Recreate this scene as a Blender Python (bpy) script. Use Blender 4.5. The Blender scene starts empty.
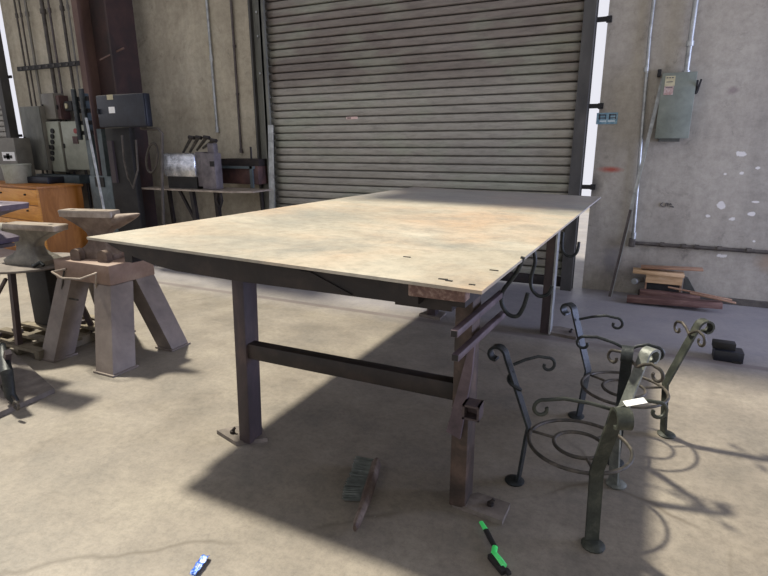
import bpy, bmesh, math, random
from mathutils import Vector, Matrix
random.seed(7)
S = bpy.context.scene
COL = S.collection
PI = math.pi
R = math.radians

# ------------------------------------------------------------------ camera
F_PX = 532.26; PITCH = 0.26415; ROLL = -0.00383; YAW = 0.44220; H = 1.40
_f = Vector((0, math.cos(PITCH), -math.sin(PITCH))); _u0 = Vector((0, math.sin(PITCH), math.cos(PITCH))); _r0 = Vector((1, 0, 0))
_r = _r0*math.cos(ROLL)+_u0*math.sin(ROLL); _u = _u0*math.cos(ROLL)-_r0*math.sin(ROLL)
ZR = Matrix.Rotation(YAW, 3, 'Z')
CF, CR, CU = ZR@_f, ZR@_r, ZR@_u
cam = bpy.data.cameras.new('camera'); camo = bpy.data.objects.new('camera', cam); COL.objects.link(camo)
m = Matrix((( CR.x, CU.x, -CF.x, 0), (CR.y, CU.y, -CF.y, 0), (CR.z, CU.z, -CF.z, H), (0, 0, 0, 1)))
camo.matrix_world = m
cam.sensor_fit = 'HORIZONTAL'; cam.sensor_width = 36; cam.lens = 36*F_PX/768; cam.clip_start = .05; cam.clip_end = 300
S.camera = camo

def ray(x, y): return CF + CR*((x-384)/F_PX) - CU*((y-288)/F_PX)
def g(x, y, z=0.0):
    r = ray(x, y); return r*((z-H)/r.z) + Vector((0, 0, H))
def w(x, y, Y=5.5):
    r = ray(x, y); return r*(Y/r.y) + Vector((0, 0, H))
def wx(x, y, X):
    r = ray(x, y); return r*(X/r.x) + Vector((0, 0, H))
def vz(x, y, P):
    r = ray(x, y); s = (P[0]*r.x+P[1]*r.y)/(r.x**2+r.y**2); return H+s*r.z

# ------------------------------------------------------------------ materials
def lin(c):
    return tuple((v/255/12.92 if v/255 <= .04045 else ((v/255+.055)/1.055)**2.4) for v in c)+(1,)
def mat(name, cols, scale=6, rough=.7, metal=0, bump=.15, detail=8, stretch=(1, 1, 1), bscale=None, dist=.3, stops=None, spec=.5):
    m = bpy.data.materials.new(name); m.use_nodes = True; nt = m.node_tree; N = nt.nodes; L = nt.links
    b = N['Principled BSDF']; b.inputs['Roughness'].default_value = rough; b.inputs['Metallic'].default_value = metal
    b.inputs['Specular IOR Level'].default_value = spec
    tc = N.new('ShaderNodeTexCoord'); mp = N.new('ShaderNodeMapping'); mp.inputs['Scale'].default_value = stretch
    L.new(tc.outputs['Object'], mp.inputs['Vector'])
    n = N.new('ShaderNodeTexNoise'); n.inputs['Scale'].default_value = scale; n.inputs['Detail'].default_value = detail
    n.inputs['Distortion'].default_value = dist; n.inputs['Roughness'].default_value = .65
    L.new(mp.outputs[0], n.inputs['Vector'])
    cr = N.new('ShaderNodeValToRGB'); L.new(n.outputs['Fac'], cr.inputs['Fac'])
    k = len(cols); st = stops or [.32+.36*i/max(1, k-1) for i in range(k)]
    e = cr.color_ramp.elements
    e[0].position = st[0]; e[0].color = lin(cols[0]); e[1].position = st[-1] if k > 1 else 1; e[1].color = lin(cols[-1])
    for i in range(1, k-1):
        x = e.new(st[i]); x.color = lin(cols[i])
    L.new(cr.outputs['Color'], b.inputs['Base Color'])
    n2 = N.new('ShaderNodeTexNoise'); n2.inputs['Scale'].default_value = bscale or scale*6; n2.inputs['Detail'].default_value = 6
    L.new(tc.outputs['Object'], n2.inputs['Vector'])
    bp = N.new('ShaderNodeBump'); bp.inputs['Strength'].default_value = bump; bp.inputs['Distance'].default_value = .01
    L.new(n2.outputs['Fac'], bp.inputs['Height']); L.new(bp.outputs[0], b.inputs['Normal'])
    m['ramp'] = cr.name
    return m
class NB:  # small node helper on a material
    def __init__(s, m): s.m = m; s.nt = m.node_tree; s.N = s.nt.nodes; s.L = s.nt.links; s.b = s.N['Principled BSDF']
    def coord(s):
        t = s.N.new('ShaderNodeTexCoord'); return t.outputs['Object']
    def mapv(s, v, loc=(0, 0, 0), rot=(0, 0, 0), sc=(1, 1, 1)):
        n = s.N.new('ShaderNodeMapping'); n.inputs['Location'].default_value = loc; n.inputs['Rotation'].default_value = rot; n.inputs['Scale'].default_value = sc
        s.L.new(v, n.inputs['Vector']); return n.outputs[0]
    def noise(s, v, sc, det=5, rough=.6, dist=0):
        n = s.N.new('ShaderNodeTexNoise'); n.inputs['Scale'].default_value = sc; n.inputs['Detail'].default_value = det
        n.inputs['Roughness'].default_value = rough; n.inputs['Distortion'].default_value = dist; s.L.new(v, n.inputs['Vector']); return n.outputs['Fac']
    def ramp(s, f, pts):
        n = s.N.new('ShaderNodeValToRGB'); s.L.new(f, n.inputs['Fac']); e = n.color_ramp.elements
        cc = lambda c: lin(c) if isinstance(c, tuple) else (c, c, c, 1)
        e[0].position, e[0].color = pts[0][0], cc(pts[0][1]); e[1].position, e[1].color = pts[-1][0], cc(pts[-1][1])
        for p, c in pts[1:-1]: x = e.new(p); x.color = cc(c)
        return n.outputs['Color']
    def mix(s, f, a, b, mode='MIX'):
        n = s.N.new('ShaderNodeMix'); n.data_type = 'RGBA'; n.blend_type = mode
        for sock, val in ((n.inputs[0], f), (n.inputs[6], a), (n.inputs[7], b)):
            if hasattr(val, 'is_output'): s.L.new(val, sock)
            elif isinstance(val, tuple): sock.default_value = lin(val)
            else: sock.default_value = val
        return n.outputs[2]
    def math(s, op, a, b=0.0, c=0.0):
        n = s.N.new('ShaderNodeMath'); n.operation = op
        for sock, val in zip(n.inputs, (a, b, c)):
            if hasattr(val, 'is_output'): s.L.new(val, sock)
            else: sock.default_value = val
        return n.outputs[0]
    def xyz(s, v):
        n = s.N.new('ShaderNodeSeparateXYZ'); s.L.new(v, n.inputs[0]); return n.outputs
    def voro_edge(s, v, sc):
        n = s.N.new('ShaderNodeTexVoronoi'); n.feature = 'DISTANCE_TO_EDGE'; n.inputs['Scale'].default_value = sc; s.L.new(v, n.inputs['Vector']); return n.outputs['Distance']
    def voro(s, v, sc):
        n = s.N.new('ShaderNodeTexVoronoi'); n.inputs['Scale'].default_value = sc; s.L.new(v, n.inputs['Vector']); return n.outputs['Distance']
    def base(s, c): s.L.new(c, s.b.inputs['Base Color'])
    def box(s, v, x0, x1, a0, a1, ax=(0, 1), soft=.03):   # mask of an axis aligned patch
        X = s.xyz(v); o = None
        for i, (lo, hi) in zip(ax, ((x0, x1), (a0, a1))):
            for sg, lim in ((1, lo), (-1, hi)):
                t = s.math('MULTIPLY_ADD', X[i], sg/soft, -sg*lim/soft+.5)
                n = s.N.new('ShaderNodeClamp'); s.L.new(t, n.inputs[0]); t = n.outputs[0]
                o = t if o is None else s.math('MULTIPLY', o, t)
        return o

M = {}
M['floor'] = mat('floor_concrete', [(122, 116, 106), (138, 130, 118), (153, 145, 131)], scale=2.6, rough=.5, bump=.08, bscale=60, dist=.0, detail=12)
n = NB(M['floor']); c = n.coord(); base0 = n.N[M['floor']['ramp']].outputs['Color']
st = n.ramp(n.noise(n.mapv(c, rot=(0, 0, R(-20)), sc=(1, 1.7, 1)), 3.2, 12, .8, .0), [(.35, .8), (.5, .95), (.66, 1.0)])
base1 = n.mix(.75, base0, st, 'MULTIPLY')
fine = n.ramp(n.noise(c, 30, 8, .9), [(.38, .66), (.56, 1.0)])
base1 = n.mix(.8, base1, fine, 'MULTIPLY')
spots = n.ramp(n.noise(c, 5, 10, .8, .1), [(.3, .62), (.46, 1.0)])
base1 = n.mix(.5, base1, spots, 'MULTIPLY')
cd = n.mapv(c, loc=(.3, .2, 0)); wob = n.N.new('ShaderNodeVectorMath'); wob.operation = 'ADD'
nz = n.N.new('ShaderNodeTexNoise'); nz.inputs['Scale'].default_value = 1.3; nz.inputs['Detail'].default_value = 4; n.L.new(cd, nz.inputs['Vector'])
sc_ = n.N.new('ShaderNodeVectorMath'); sc_.operation = 'SCALE'; sc_.inputs['Scale'].default_value = .35; n.L.new(nz.outputs['Color'], sc_.inputs[0])
n.L.new(cd, wob.inputs[0]); n.L.new(sc_.outputs[0], wob.inputs[1])
crack = n.ramp(n.voro_edge(wob.outputs[0], .28), [(.0, 1.0), (.0012, 1.0), (.0025, .0)])
grit = n.ramp(n.voro(c, 26), [(.03, 1.0), (.09, 0.0)]); gm = n.ramp(n.noise(c, 40, 2), [(.56, .0), (.64, .7)]); base1 = n.mix(n.math('MULTIPLY', grit, gm), base1, (84, 78, 70))
crmask = n.ramp(n.noise(c, .8, 3), [(.45, .0), (.55, .7)])
base1 = n.mix(n.math('MULTIPLY', crack, crmask), base1, (92, 84, 72))
base1 = n.mix(n.box(c, -40, 8, 3.86, 3.93, soft=.02), base1, (105, 94, 84))  # brown stripe parallel to the wall, a roof member's shadow painted in
base1 = n.mix(n.math('MULTIPLY', n.box(c, -40, 8, 3.93, 12, soft=.5), .35), base1, (150, 152, 168))  # bluish skylight on the far floor, mixed into its colour
drop = n.ramp(n.voro(c, 9), [(.02, 1.0), (.05, 0.0)]); dm = n.ramp(n.noise(c, 2.3, 2), [(.6, .0), (.68, .9)])
base1 = n.mix(n.math('MULTIPLY', drop, dm), base1, (215, 212, 205))
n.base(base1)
n.L.new(n.ramp(n.noise(c, 3, 6), [(.3, .38), (.7, .62)]), n.b.inputs['Roughness'])

M['wall'] = mat('wall_concrete', [(160, 151, 132), (182, 172, 151), (194, 186, 166)], scale=.9, rough=.85, bump=.15, bscale=30, dist=.8)
n = NB(M['wall']); c = n.coord(); b0 = n.N[M['wall']['ramp']].outputs['Color']
X = n.xyz(c)
side = n.ramp(n.math('MULTIPLY_ADD', X[0], .25, 1.0), [(.25, .0), (.75, 1.0)])
b0 = n.mix(n.math('MULTIPLY', side, .6), b0, (160, 155, 148))
v = n.ramp(n.noise(n.mapv(c, sc=(1.6, 1, .35)), 1.6, 7, .65, .5), [(.3, .66), (.55, .98)])
b1 = n.mix(.75, b0, v, 'MULTIPLY')
f = n.ramp(n.noise(c, 12, 10, .8), [(.34, .66), (.58, 1.0)]); b1 = n.mix(.8, b1, f, 'MULTIPLY')
pit = n.ramp(n.noise(c, 4.0, 8, .8, .6), [(.32, .5), (.43, 1.0)]); b1 = n.mix(.7, b1, pit, 'MULTIPLY')
def spot(bc, px, py, rx, rz, col, soft=.35, amt=.9, rough=.5):
    P = w(px, py); mp = n.mapv(c, loc=(-P.x/rx, 0, -P.z/rz), sc=(1/rx, 0, 1/rz))
    L_ = n.N.new('ShaderNodeVectorMath'); L_.operation = 'LENGTH'; n.L.new(mp, L_.inputs[0])
    d = n.math('ADD', L_.outputs['Value'], n.math('MULTIPLY', n.math('SUBTRACT', n.noise(c, 14, 4), .5), rough*2))
    return n.mix(n.math('MULTIPLY', n.ramp(d, [(1-soft, 1.0), (1.0, 0.0)]), amt), bc, col)
for a in ((742, 154, .045, .022), (758, 168, .022, .014), (742, 173, .016, .014), (725, 174, .012, .01), (721, 206, .035, .03), (732, 219, .03, .02), (751, 214, .03, .018), (756, 202, .03, .01), (708, 216, .02, .016), (722, 256, .035, .02), (754, 241, .012, .01)):
    b1 = spot(b1, *a, (214, 210, 204), .25, .95, 1.3)
b1 = spot(b1, 611, 169.5, .135, .034, (160, 66, 48), .75, .85, .3)
b1 = spot(b1, 590, 185, .12, .13, (70, 66, 66), .8, .75)
b1 = spot(b1, 612, 262, .13, .26, (88, 84, 88), .8, .6)
b1 = spot(b1, 640, 270, .2, .18, (100, 90, 82), .8, .6)
b1 = spot(b1, 733, 90, .05, .04, (120, 104, 104), .6, .6)
b1 = spot(b1, 768, 262, .12, .12, (140, 112, 84), .8, .5)
n.base(b1)

M['slats'] = mat('shutter_galvanised', [(112, 106, 98), (134, 128, 118), (152, 148, 138)], scale=1.5, rough=.5, metal=.0, bump=.1, bscale=90, stretch=(.5, 1, 2.5), dist=.6)
n = NB(M['slats']); c = n.coord(); X = n.xyz(c); b0 = n.N[M['slats']['ramp']].outputs['Color']
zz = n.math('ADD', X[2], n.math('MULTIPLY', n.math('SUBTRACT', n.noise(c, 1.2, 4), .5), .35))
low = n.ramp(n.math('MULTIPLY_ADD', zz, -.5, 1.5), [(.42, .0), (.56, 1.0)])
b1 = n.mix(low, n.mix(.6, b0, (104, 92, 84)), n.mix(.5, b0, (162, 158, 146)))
gn = n.ramp(n.noise(n.mapv(c, sc=(.6, 1, 1.5)), 1.7, 3), [(.5, .0), (.62, .45)]); b1 = n.mix(gn, b1, (146, 152, 132))
dirt = n.ramp(n.noise(n.mapv(c, sc=(.5, 1, 3)), 9, 6, .75), [(.34, .55), (.55, 1.0)]); b1 = n.mix(.7, b1, dirt, 'MULTIPLY')
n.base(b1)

M['plate'] = mat('worn_plate_steel', [(150, 143, 128), (176, 168, 151), (190, 184, 168)], scale=1.1, rough=.62, bump=.05, bscale=120, stretch=(1, 1.3, 1), dist=.5)
n = NB(M['plate']); c = n.coord(); b0 = n.N[M['plate']['ramp']].outputs['Color']
o = n.ramp(n.noise(n.mapv(c, loc=(3, 1, 0), sc=(1, 1.2, 1)), 1.0, 5, .6, .4), [(.44, .0), (.66, .7)]); b1 = n.mix(o, b0, (184, 156, 128))
gr = n.ramp(n.noise(n.mapv(c, loc=(7, 2, 0), sc=(1, 1.5, 1)), 1.2, 9, .75, .6), [(.46, .0), (.66, .8)]); b1 = n.mix(gr, b1, (136, 136, 128))
sp = n.ramp(n.noise(c, 14, 10, .85), [(.36, .6), (.56, 1.0)]); b1 = n.mix(.7, b1, sp, 'MULTIPLY')
sw = n.ramp(n.noise(n.mapv(c, rot=(0, 0, .5), sc=(1, 9, 1)), 5, 4, .7), [(.64, .0), (.7, .45)]); b1 = n.mix(sw, b1, (226, 222, 210))
far = n.box(c, -9, 9, .55, 9, soft=.4); b1 = n.mix(n.math('MULTIPLY', far, .6), b1, (132, 132, 134))  # roof shade over the far end, mixed in as grey
n.base(b1)

M['dark_steel'] = mat('dark_brown_steel', [(24, 20, 20), (36, 30, 28), (54, 44, 40)], scale=7, rough=.6, metal=.15, bump=.15)
M['leg_steel'] = mat('rusted_tube_steel', [(48, 42, 44), (66, 56, 58), (94, 78, 72)], scale=6, rough=.6, metal=.1, stretch=(1, 1, .4))
M['rust_leg'] = mat('brown_rust_tube', [(48, 40, 35), (66, 54, 47), (92, 75, 65)], scale=9, rough=.7, bump=.2)
M['rust_piece'] = mat('red_rust_steel', [(78, 56, 50), (108, 84, 76), (168, 148, 134)], scale=26, rough=.8, bump=.3)
M['mauve_steel'] = mat('mauve_painted_steel', [(60, 50, 55), (80, 67, 73), (100, 87, 92)], scale=9, rough=.6)
M['stand_box'] = mat('tan_pink_steel', [(112, 92, 80), (134, 111, 97), (150, 130, 115)], scale=5, rough=.6, bump=.05)
M['stand_leg'] = mat('warm_grey_steel', [(100, 91, 85), (120, 109, 101), (136, 126, 117)], scale=5, rough=.55, bump=.05)
M['anvil'] = mat('anvil_iron', [(80, 66, 58), (106, 90, 79), (134, 118, 105)], scale=9, rough=.6, bump=.2, metal=.1)
M['anvil_grey'] = mat('grey_anvil_iron', [(90, 86, 79), (116, 112, 102), (146, 140, 126)], scale=9, rough=.55, bump=.2, metal=.1)
M['anvil_violet'] = mat('violet_anvil_iron', [(82, 74, 86), (104, 94, 108), (124, 115, 126)], scale=6, rough=.5, metal=.2)
M['worn_steel'] = mat('bright_worn_steel', [(126, 115, 104), (152, 140, 127), (174, 162, 149)], scale=12, rough=.4, metal=.2)
M['black_iron'] = mat('blackened_iron', [(26, 30, 32), (38, 43, 45), (62, 66, 64)], scale=18, rough=.5, metal=.3, bump=.2)
M['green_iron'] = mat('green_grey_iron', [(34, 38, 33), (52, 56, 49), (80, 82, 72)], scale=14, rough=.55, metal=.2, bump=.2)
M['grey_iron'] = mat('pale_grey_iron', [(84, 88, 84), (110, 114, 108), (140, 142, 134)], scale=14, rough=.5, metal=.2, bump=.2)
M['rod_iron'] = mat('brown_rod_iron', [(42, 40, 36), (62, 58, 52), (98, 90, 80)], scale=20, rough=.55, metal=.2)
M['foot_plate'] = mat('grey_foot_plate', [(84, 77, 71), (106, 98, 91), (130, 121, 112)], scale=10, rough=.65)
M['galv'] = mat('galvanised_tube', [(128, 130, 128), (158, 160, 158), (184, 186, 184)], scale=10, rough=.4, metal=.5, bump=.03)
M['dark_pipe'] = mat('dark_painted_pipe', [(62, 54, 52), (80, 72, 70), (98, 90, 86)], scale=12, rough=.6)
M['dim_pipe'] = mat('dusty_brown_conduit', [(56, 50, 46), (74, 68, 62), (92, 86, 78)], scale=12, rough=.7)
M['panel'] = mat('grey_green_enamel', [(100, 106, 98), (114, 121, 112), (126, 132, 122)], scale=8, rough=.45, bump=.03)
M['panel_dark'] = mat('dark_grey_enamel', [(52, 54, 52), (66, 68, 64), (80, 82, 78)], scale=8, rough=.5)
M['cream_enamel'] = mat('cream_grey_enamel', [(124, 126, 112), (142, 144, 128), (154, 156, 142)], scale=4, rough=.5, bump=.03)
M['grey_enamel'] = mat('warm_grey_enamel', [(92, 88, 80), (108, 104, 94), (122, 118, 108)], scale=4, rough=.5)
M['teal_machine'] = mat('blue_grey_enamel', [(58, 66, 68), (74, 84, 86), (92, 102, 104)], scale=6, rough=.5)
M['navy'] = mat('navy_black_enamel', [(14, 16, 24), (21, 24, 33), (32, 36, 46)], scale=6, rough=.45)
M['black'] = mat('matt_black', [(18, 17, 16), (28, 26, 25), (38, 36, 34)], scale=8, rough=.7)
M['column'] = mat('red_primer_column', [(66, 48, 42), (88, 66, 58), (106, 82, 72)], scale=2.5, rough=.7, stretch=(1, 1, .4))
M['column_dark'] = mat('dark_red_column', [(30, 22, 20), (48, 30, 26), (62, 40, 34)], scale=3, rough=.7)  # darker red-brown for the web and right flange
M['guide'] = mat('grey_guide_rail', [(76, 76, 70), (98, 98, 90), (116, 116, 106)], scale=5, rough=.6, stretch=(1, 1, .4))
M['guide_dark'] = mat('dark_guide_rail', [(44, 43, 42), (60, 58, 55), (74, 72, 68)], scale=5, rough=.6, stretch=(1, 1, .4))
M['wood'] = mat('orange_varnished_wood', [(186, 122, 44), (208, 142, 58), (222, 162, 76)], scale=2.2, rough=.45, stretch=(1, 1, 7), bump=.05, dist=1.2)
M['wood_side'] = mat('orange_brown_wood', [(140, 88, 34), (162, 104, 42), (180, 120, 56)], scale=2.2, rough=.45, stretch=(1, 5, 1), bump=.05, dist=1.2)
M['plank'] = mat('pale_pine', [(172, 138, 100), (196, 162, 122), (208, 180, 144)], scale=4, rough=.7, stretch=(1, 8, 8))
M['dark_plank'] = mat('weathered_plank', [(120, 88, 68), (148, 114, 90), (170, 140, 114)], scale=4, rough=.8, stretch=(1, 8, 8))
M['redwood'] = mat('red_stained_timber', [(78, 52, 48), (98, 70, 64), (128, 100, 90)], scale=5, rough=.8, stretch=(1, 6, 6))
M['brush_wood'] = mat('worn_brush_wood', [(60, 48, 43), (82, 68, 60), (128, 114, 102)], scale=7, rough=.7)
M['bristle'] = mat('steel_grey_bristle', [(62, 66, 60), (84, 88, 82), (108, 112, 104)], scale=9, rough=.5, metal=.4)
M['green'] = mat('neon_green_plastic', [(60, 235, 110), (90, 248, 130), (120, 252, 150)], scale=8, rough=.35, bump=0)
M['blue'] = mat('blue_wrapper', [(30, 60, 170), (70, 120, 225), (190, 215, 245)], scale=55, rough=.3, bump=.1, stops=[.38, .52, .6])
M['white'] = mat('white_paper', [(225, 225, 222), (240, 240, 238)], scale=10, rough=.6, bump=.02)
M['polish'] = mat('polished_metal', [(150, 152, 158), (196, 198, 204), (225, 226, 230)], scale=14, rough=.22, metal=.8, bump=.2)
M['purple_grey'] = mat('purple_grey_cast', [(78, 73, 76), (100, 94, 97), (124, 117, 119)], scale=7, rough=.55, metal=.1)
M['red_brown'] = mat('red_brown_cast', [(50, 34, 32), (72, 48, 44), (92, 64, 56)], scale=7, rough=.6)
M['bucket'] = mat('pale_dirty_plastic', [(132, 132, 116), (158, 158, 142), (176, 176, 160)], scale=5, rough=.5)
M['label'] = mat('faded_yellow_label', [(168, 160, 128), (190, 182, 150)], scale=30, rough=.6, bump=0)
M['label_red'] = mat('faded_red_label', [(150, 112, 104), (190, 176, 170)], scale=60, rough=.6, bump=0)
M['sign_blue'] = mat('faded_blue_sign', [(84, 122, 142), (112, 146, 162), (150, 174, 184)], scale=25, rough=.6, bump=0)
M['ink'] = mat('dark_ink', [(60, 60, 66), (74, 74, 80)], scale=10, rough=.7, bump=0)
M['pale_ink'] = mat('pale_ink', [(196, 210, 214), (206, 220, 224)], scale=10, rough=.7, bump=0)
M['pink'] = mat('pale_pink_sticker', [(206, 176, 168), (222, 196, 186)], scale=30, rough=.6, bump=0)
M['red'] = mat('dull_red_plastic', [(128, 44, 38), (140, 54, 46)], scale=10, rough=.5, bump=0)
M['ceiling'] = mat('ceiling_board', [(150, 146, 138), (164, 160, 152)], scale=1, rough=.9)
M['mat_clay'] = mat('dusty_timber', [(82, 75, 62), (108, 99, 82), (136, 126, 106)], scale=7, rough=.8)

# ------------------------------------------------------------------ mesh helpers
BM = bmesh.new
def box(bm, c, s, rot=None, bev=0.0, taper=1.0):
    r = bmesh.ops.create_cube(bm, size=1); vs = r['verts']
    for v in vs:
        t = taper if v.co.z > 0 else 1
        v.co = Vector((v.co.x*s[0]*t, v.co.y*s[1]*t, v.co.z*s[2]))
    if bev:
        es = list({e for v in vs for e in v.link_edges}); vs = list(vs)
        bb = bmesh.ops.bevel(bm, geom=es, offset=bev, segments=2, affect='EDGES', profile=.5)
        vs = list({v for f in bb['faces'] for v in f.verts} | {v for v in vs if v.is_valid})
    mm = (rot if rot is not None else Matrix.Identity(3))
    for v in vs: v.co = mm@v.co + Vector(c)
    return bm
def bb(bm, a, b, bev=0.0):
    a = Vector(a); b = Vector(b); return box(bm, (a+b)/2, [abs(x) for x in (b-a)], bev=bev)
def frame(d, up=(0, 0, 1)):
    d = Vector(d).normalized(); up = Vector(up)
    if abs(d.dot(up)) > .99: up = Vector((0, 1, 0))
    s = d.cross(up).normalized(); u = s.cross(d); return Matrix((s, u, d)).transposed()
def beam(bm, p, q, a, b, up=(0, 0, 1), bev=0.0, ext=0.0):
    p = Vector(p); q = Vector(q); d = q-p
    return box(bm, (p+q)/2, (a, b, d.length+ext), frame(d, up), bev)
def loft(bm, rings, cap=True, closed=False):
    R_ = [[bm.verts.new(v) for v in r] for r in rings]; n = len(R_[0])
    for i in range(len(R_)-1+(1 if closed else 0)):
        A, B = R_[i], R_[(i+1) % len(R_)]
        for j in range(n):
            bm.faces.new((A[j], A[(j+1) % n], B[(j+1) % n], B[j]))
    if cap and not closed:
        bm.faces.new(list(reversed(R_[0]))); bm.faces.new(R_[-1])
    return bm
def tube(bm, pts, r, n=10, closed=False, cap=True):
    pts = [Vector(p) for p in pts]; rr = r if isinstance(r, (list, tuple)) else [r]*len(pts)
    rings = []; ref = None
    for i, p in enumerate(pts):
        if closed: d = pts[(i+1) % len(pts)]-pts[i-1]
        else: d = pts[min(i+1, len(pts)-1)]-pts[max(i-1, 0)]
        d.normalize()
        if ref is None:
            ref = Vector((0, 0, 1)) if abs(d.z) < .9 else Vector((1, 0, 0))
        s = (ref - d*ref.dot(d)).normalized(); ref = s; u = d.cross(s)
        rings.append([p+(s*math.cos(2*PI*k/n)+u*math.sin(2*PI*k/n))*rr[i] for k in range(n)])
    return loft(bm, rings, cap, closed)
def strip(bm, pts, wdir, width, th):
    """flat bar following pts, its width along wdir"""
    pts = [Vector(p) for p in pts]; W = Vector(wdir).normalized(); rings = []
    ww = width if isinstance(width, (list, tuple)) else [width]*len(pts)
    for i, p in enumerate(pts):
        d = (pts[min(i+1, len(pts)-1)]-pts[max(i-1, 0)]).normalized(); nn = d.cross(W).normalized(); h = ww[i]/2
        rings.append([p+W*h+nn*th/2, p-W*h+nn*th/2, p-W*h-nn*th/2, p+W*h-nn*th/2])
    return loft(bm, rings)
def prism(bm, poly, dvec):
    d = Vector(dvec); a = [Vector(p) for p in poly]; return loft(bm, [a, [p+d for p in a]])
def cyl(bm, p, q, r, n=16, r2=None): return tube(bm, [p, q], [r, r if r2 is None else r2], n)
def lathe(bm, prof, c=(0, 0, 0), n=24):
    c = Vector(c)
    return loft(bm, [[c+Vector((r*math.cos(2*PI*k/n), r*math.sin(2*PI*k/n), z)) for k in range(n)] for r, z in prof])
def arc(c, u, v, r, a0, a1, n=12):
    c, u, v = Vector(c), Vector(u), Vector(v)
    return [c+(u*math.cos(a0+(a1-a0)*i/n)+v*math.sin(a0+(a1-a0)*i/n))*(r if not callable(r) else r(i/n)) for i in range(n+1)]

MW = {}
def thing(name, label, cat, loc=(0, 0, 0), rz=0.0, group=None, kind=None):
    o = bpy.data.objects.new(name, None); COL.objects.link(o); o.location = loc; o.rotation_euler = (0, 0, rz); o.empty_display_size = .1
    MW[o.name] = Matrix.Translation(loc)@Matrix.Rotation(rz, 4, 'Z')
    return tag(o, label, cat, group, kind)
def tag(o, label=None, cat=None, group=None, kind=None):
    if label: o['label'] = label
    if cat: o['category'] = cat
    if group: o['group'] = group
    if kind: o['kind'] = kind
    return o
def finish(bm, smooth):
    bmesh.ops.recalc_face_normals(bm, faces=bm.faces)
    if smooth:
        for f_ in bm.faces: f_.smooth = True
        for e in bm.edges:
            if len(e.link_faces) == 2 and e.calc_face_angle(0) > R(38): e.smooth = False
def obj(name, bm, m, parent=None, label=None, world=True, smooth=True, loc=None):
    """bm in world coordinates; origin moves to the parent's frame, or to loc / the base of the mesh"""
    finish(bm, smooth)
    if parent is not None:
        P = MW[parent.name]
        if world: bm.transform(P.inverted())
        me = bpy.data.meshes.new(name); bm.to_mesh(me); o = bpy.data.objects.new(name, me); COL.objects.link(o); o.parent = parent
        MW[o.name] = P
    else:
        if loc is None: loc = (0, 0, 0)
        bm.transform(Matrix.Translation(-Vector(loc)))
        me = bpy.data.meshes.new(name); bm.to_mesh(me); o = bpy.data.objects.new(name, me); COL.objects.link(o); o.location = loc
        MW[o.name] = Matrix.Translation(loc)
    bm.free(); me.materials.append(M[m] if isinstance(m, str) else m)
    if label: o['label'] = label
    return o
def copy_tree(o, parent=None):
    c_ = o.copy(); COL.objects.link(c_)
    if parent is not None: c_.parent = parent
    for ch in [x for x in bpy.data.objects if x.parent == o]: copy_tree(ch, c_)
    return c_
def structure(o): o['kind'] = 'structure'; return o

# ================================================================== SETTING
WY = 5.5
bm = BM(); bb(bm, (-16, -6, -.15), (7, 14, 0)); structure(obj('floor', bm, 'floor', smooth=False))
bm = BM(); DX0, DX1 = -4.10, -.41; D20, D21 = -12.6, -8.93
for a, b_ in ((( -16, 0), (D20, 6.6)), ((D21, 0), (DX0, 6.6)), ((DX1, 0), (7, 6.6))):
    bb(bm, (a[0], WY, 0), (b_[0], WY+.2, b_[1]))
for a, b_ in ((D20, D21), (DX0, DX1)): bb(bm, (a, WY, 4.6), (b_, WY+.2, 6.6))
structure(obj('wall_back', bm, 'wall', smooth=False))
# roof with an open skylight bay
ZC = 6.0; Y1 = 3.63+.151*ZC
bm = BM()
bb(bm, (-4.9, Y1, ZC), (7, WY+.15, ZC+.15)); bb(bm, (-16, Y1, ZC), (-9.0, WY+.15, ZC+.15)); bb(bm, (-9.0, 5.35, ZC), (-4.9, WY+.15, ZC+.15)); bb(bm, (-16, -6, ZC), (7, -1.2, ZC+.15)); bb(bm, (-16, -1.2, ZC), (-11.5, Y1, ZC+.15)); bb(bm, (1.2, -1.2, ZC), (7, Y1, ZC+.15))
bb(bm, (-16, WY+.2, 4.75), (7, WY+2.2, 4.85))  # unseen canopy outside, added to keep sun out of the door gaps
structure(obj('ceiling', bm, 'ceiling', smooth=False))
# low kerb at the foot of the right-hand wall
bm = BM(); bb(bm, (.1, WY-.05, 0), (6.9, WY, .05)); structure(obj('baseboard_right', bm, 'dim_pipe', smooth=False))

def shutter(name, x0, x1, y, z1):
    root = thing(name, None, None, ((x0+x1)/2, y, 0)); structure(root)
    p = .083; prof = []
    k = int((z1-.11)/p)
    for i in range(k):
        z = .11+i*p
        prof += [(z+.000, .060), (z+.013, .060), (z+.0135, .008), (z+.019, .001), (z+.045, -.003), (z+.072, -.001), (z+.080, .006)]
    bm = BM(); nx = 30
    cols = []
    for j in range(nx+1):
        x = x0+(x1-x0)*j/nx
        cols.append([bm.verts.new((x, y+d, zz_)) for zz_, d in prof])
    for j in range(nx):
        for i in range(len(prof)-1): bm.faces.new((cols[j][i], cols[j+1][i], cols[j+1][i+1], cols[j][i+1]))
    o = obj('slat_curtain', bm, 'slats', root)
    sm = o.modifiers.new('t', 'SOLIDIFY'); sm.thickness = .002
    bm = BM(); bb(bm, (x0, y-.02, .02), (x1, y+.03, .115), bev=.004); obj('bottom_rail', bm, 'dark_steel', root)
    return root
d1 = shutter('door_1', -4.02, -.56, 5.40, 4.6)
bm = BM(); bb(bm, (-.575, 5.33, 0), (-.50, 5.46, 4.6)); bb(bm, (-.60, 5.33, 0), (-.575, 5.345, 4.6)); bb(bm, (-.52, 5.44, 0), (-.493, 5.47, 4.6)); obj('guide_rail', bm, 'guide_dark', d1, smooth=False)
bm = BM(); bb(bm, (-4.06, 5.33, 0), (-3.995, 5.345, 4.6)); bb(bm, (-4.07, 5.33, 0), (-4.03, 5.47, 4.6)); obj('guide_rail', bm, 'guide', d1, smooth=False)
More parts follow.
